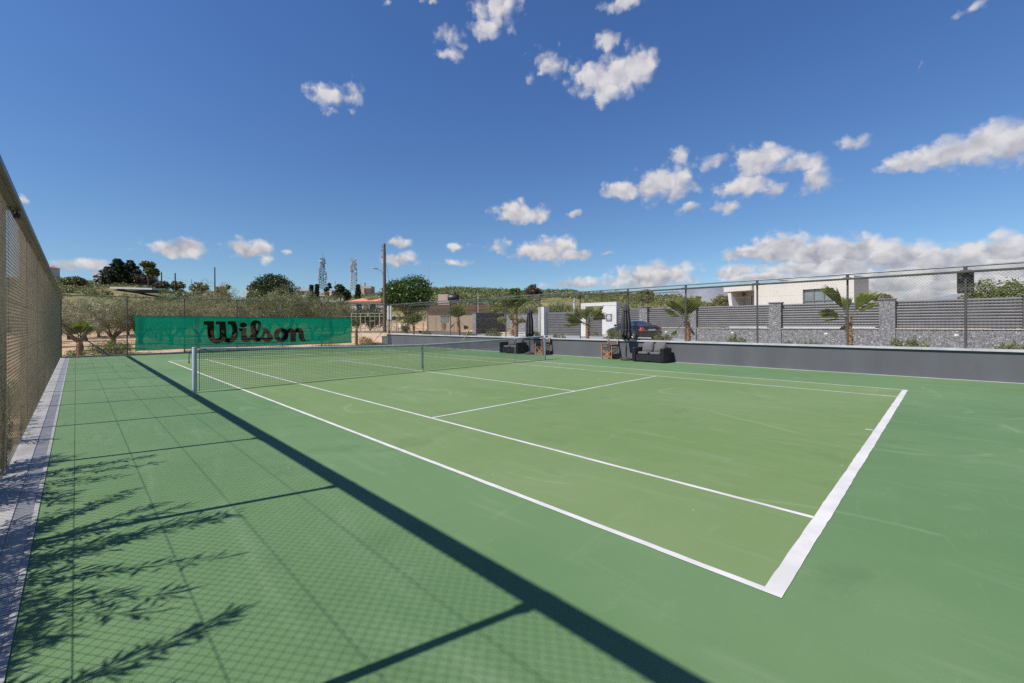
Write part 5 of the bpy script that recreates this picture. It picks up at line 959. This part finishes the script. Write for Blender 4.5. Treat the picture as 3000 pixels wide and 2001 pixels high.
def mast(label, px, D, ytop, ybase, wb, wt, m, seed):
    x, y = at(px, D); z0 = zat(px, ybase, D); H = zat(px, ytop, D)-z0; t = thing('telecom_mast', label, 'telecom mast', (x, y, z0-1), -YAW+.4, 'telecom masts'); k = D/1280; wb *= k/2; wt *= k/2; b = MB(); r = random.Random(seed); n = 12; H += 1
    w_ = lambda z: wb+(wt-wb)*z/H
    for sx in (-1, 1):
        for sy in (-1, 1): b.tube([(sx*wb, sy*wb, 0), (sx*wt, sy*wt, H*.94)], .09, 5)
    for i in range(n):
        z0_, z1_ = H*.94*i/n, H*.94*(i+1)/n; a, c = w_(z0_), w_(z1_)
        for q in ((1, 0), (0, 1), (-1, 0), (0, -1)):
            p = lambda s, ww, z: V3(q[0]*ww+s*abs(q[1])*ww, q[1]*ww+s*abs(q[0])*ww, z)
            b.tube([p(-1, a, z0_), p(1, c, z1_)], .05, 4, False); b.tube([p(1, a, z0_), p(-1, c, z1_)], .05, 4, False); b.tube([p(-1, c, z1_), p(1, c, z1_)], .05, 4, False)
    b.tube([(0, 0, H*.9), (0, 0, H+1.5)], .05, 5); b.build('lattice', M[m], t)
    for i in range(26):
        z = H*(.30+.66*r.random()); a = r.uniform(0, 2*PI); ww = w_(z)*1.25+.15; b = MB()
        if i % 6 == 0: mx = Matrix.Translation((ww*math.cos(a), ww*math.sin(a)-.3, z)) @ Matrix.Rotation(PI/2, 4, 'X'); b.lathe([(0, .2), (.28, .16), (.38, 0)], 14); b.v = [tuple(mx @ Vector(v)) for v in b.v]; b.build('dish', M['white'], t)
        else: b.box(ww*math.cos(a)-.14, ww*math.cos(a)+.14, ww*math.sin(a)-.1, ww*math.sin(a)+.1, z-.7, z+.7); b.build('antenna', M['tower_white'] if i % 3 else M['tower_dark'], t)
mast('dark lattice telecom mast, the left of the two on the skyline', 946, 185, 752, 842, 22, 7, 'tower_dark', 1)
mast('pale lattice telecom mast, the right of the two on the skyline', 1036, 190, 753, 846, 17, 10, 'tower_white', 2)
pole('very thin red and white aerial mast on the ridge right of the big green tree', 1256, 200, 781, 832, .12, 'tower_white', 0, False, 'aerial_mast')

# ------------------------------------------------------------------ roadside things near the far right corner
pg = thing('pipe_gate', 'cream painted pipe gate and railing across the road beyond the far fence', 'gate', (*at(1060, 49), .75), -YAW); k = 49/1280; zt = zat(1060, 918, 49)-.75
b = MB()
for px in (985, 1030, 1056, 1112, 1135): b.box((px-1060)*k-.045, (px-1060)*k+.045, -.045, .045, -.2, zt+(.05 if px > 1020 else -.35))
for z, a, c in ((zt, 1030, 1135), (zt-.34, 985, 1135), (.42, 985, 1135), (.06, 1030, 1135)): b.box((a-1060)*k, (c-1060)*k, -.03, .03, z-.03, z+.03)
b.build('frame', M['creampaint'], pg); b = MB()
for px in (998, 1012, 1043, 1070, 1084, 1098, 1124): b.box((px-1060)*k-.02, (px-1060)*k+.02, -.02, .02, .06, zt-(.34 if px < 1030 else .0))
b.box((1084-1060)*k, (1098-1060)*k, -.02, .02, 1.2, 1.26); b.box((1078-1060)*k-.1, (1078-1060)*k+.1, -.05, -.025, zt-.3, zt-.08); b.build('bars', M['creampaint'], pg)
for i, (px, D, yt, w_, lab) in enumerate(((1010, 53, 905, 150, 'green hedge seen through the cream pipe gate'), (1085, 55, 900, 120, 'leafy bushes behind the right part of the cream gate'))):
    crown_tree('hedge', lab, px, D, yt, w_, M['maquis2'] if i == 0 else M['carob'], 6500, .18, 60+i, .03, lobes=12)
sg = thing('sign_board', 'pale blue and white roadside board on cream posts seen edge-on at the far right corner', 'sign', (*at(1141, 44.5), .75), -YAW-R(40)); b = MB(); zb = zat(1141, 936, 44.5)-.75; zt2 = zat(1141, 896, 44.5)-.75
b.box(-.28, .28, -.02, .02, zb, zt2); b.build('panel', M['signblue'], sg); b = MB()
for x in (-.31, .31): b.box(x-.03, x+.03, -.03, .03, -.2, zt2+.02)
b.build('posts', M['creampaint'], sg)
wf = thing('wire_fence', 'wire fence on pale timber posts along the road beyond the right fence', 'fence', (*at(1240, 46), .6), -YAW); k = 46/1280; b = MB()
for i, (px, h_) in enumerate(((1162, 1.1), (1180, 1.0), (1199, 1.3), (1240, 1.0), (1277, 1.6), (1298, 1.3), (1330, 1.0))): b = MB(); b.box((px-1240)*k-.05, (px-1240)*k+.05, -.05, .05, -.2, h_+.15); b.build('post', M['fresh_wood'], wf)
for z in (.25, .5, .75, 1.0, 1.2): b = MB(); b.tube([((1150-1240)*k, -.055, z), ((1340-1240)*k, -.055, z)], .009, 4); b.build('wire', M['galv'], wf)
st_ = thing('leaning_stake', 'leaning pale timber stake beside the young palm in front of the beige house', 'stake', (*at(1352, 24), .55)); b = MB(); b.tube([(0, 0, 0), (.55*RGT[0], .55*RGT[1], .95)], .022, 6); b.build('stick', M['fresh_wood'], st_)
for px, lab, sc in ((1168, 'stack of pale garden chairs beyond the far right corner', 1), (1195, 'white plastic chair standing right of the stacked ones', .9)):
    t = thing('plastic_chair', lab, 'chair', (*at(px, 48), .72), -YAW+px); t.scale = (sc,)*3; b = MB()
    for x in (-.22, .22):
        for y in (-.22, .22): b.bar((x*1.1, y*1.1, 0), (x, y, .42), .05, .05)
    b.box(-.26, .26, -.26, .26, .42, .47, bev=.015); b.build('seat', M['white'], t); b = MB(); b.box(-.26, .26, .22, .27, .475, .92, bev=.02); b.build('backrest', M['white'], t)
t = thing('concrete_monument', 'small pale stone pillar with a pointed top among bushes above the gate', 'pillar', (*at(1683, 56), zat(1683, 903, 56)), -YAW); b = MB(); k = 56/1280; b.tube([(0, 0, -2), (0, 0, .75)], .14, 10); b.build('shaft', M['signblue'], t); b = MB(); b.tube([(0, 0, .75), (0, 0, 1.4)], [.20, .03], 10); b.build('top', M['conc'], t)
for px, D, yt, w_, m, lab in ((1560, 52, 905, 90, 'maquis2', 'bright bush behind the white gate pillar'), (1640, 54, 893, 110, 'maquis2', 'large green bush behind the slatted gate'), (1715, 58, 895, 70, 'maquis2', 'green bush seen through the white portal'), (1460, 56, 893, 90, 'maquis', 'bush behind the clipped olive and stone wall'), (1400, 70, 880, 70, 'maquis2', 'light green bush behind the dark block wall')):
    crown_tree('garden_bush', lab, px, D, yt, w_, M[m], 5200, .18, px, .03, lobes=12)
# distant mountains
def mountain():
    b = MB(); pts = [(1750, 890), (1950, 862), (2010, 848), (2060, 838), (2110, 841), (2160, 850), (2230, 862), (2320, 880), (2450, 895), (2600, 890), (2720, 878), (2790, 860), (2830, 852), (2880, 858), (2960, 872), (3100, 885), (3400, 905)]; vs = []; xs = np.linspace(1750, 3400, 120); D = 5200
    for i, px in enumerate(xs):
        y = np.interp(px, [p[0] for p in pts], [p[1] for p in pts])+2.0*math.sin(px*.05)+1.2*math.sin(px*.13); 
        for f, h in ((0, 1.0), (-.12, .62+.1*math.sin(px*.07)), (-.25, .3), (-.4, -.02), (.3, .0)): q = at(px, D*(1+f)); vs.append((q[0], q[1], zat(px, y, D)*h-5))
    b.add(vs, [(i*5+k, (i+1)*5+k, (i+1)*5+k+1, i*5+k+1) for i in range(len(xs)-1) for k in range(3)]+[(i*5, i*5+4, (i+1)*5+4, (i+1)*5) for i in range(len(xs)-1)], True)
    tag(b.build('distant_mountain', pm('hazy far mountain', (.24, .25, .29), (.30, .30, .33), .004, .95, space='pos')), kind='structure')  # blue-grey of distant haze and cloud shade is put into the base colour
mountain()
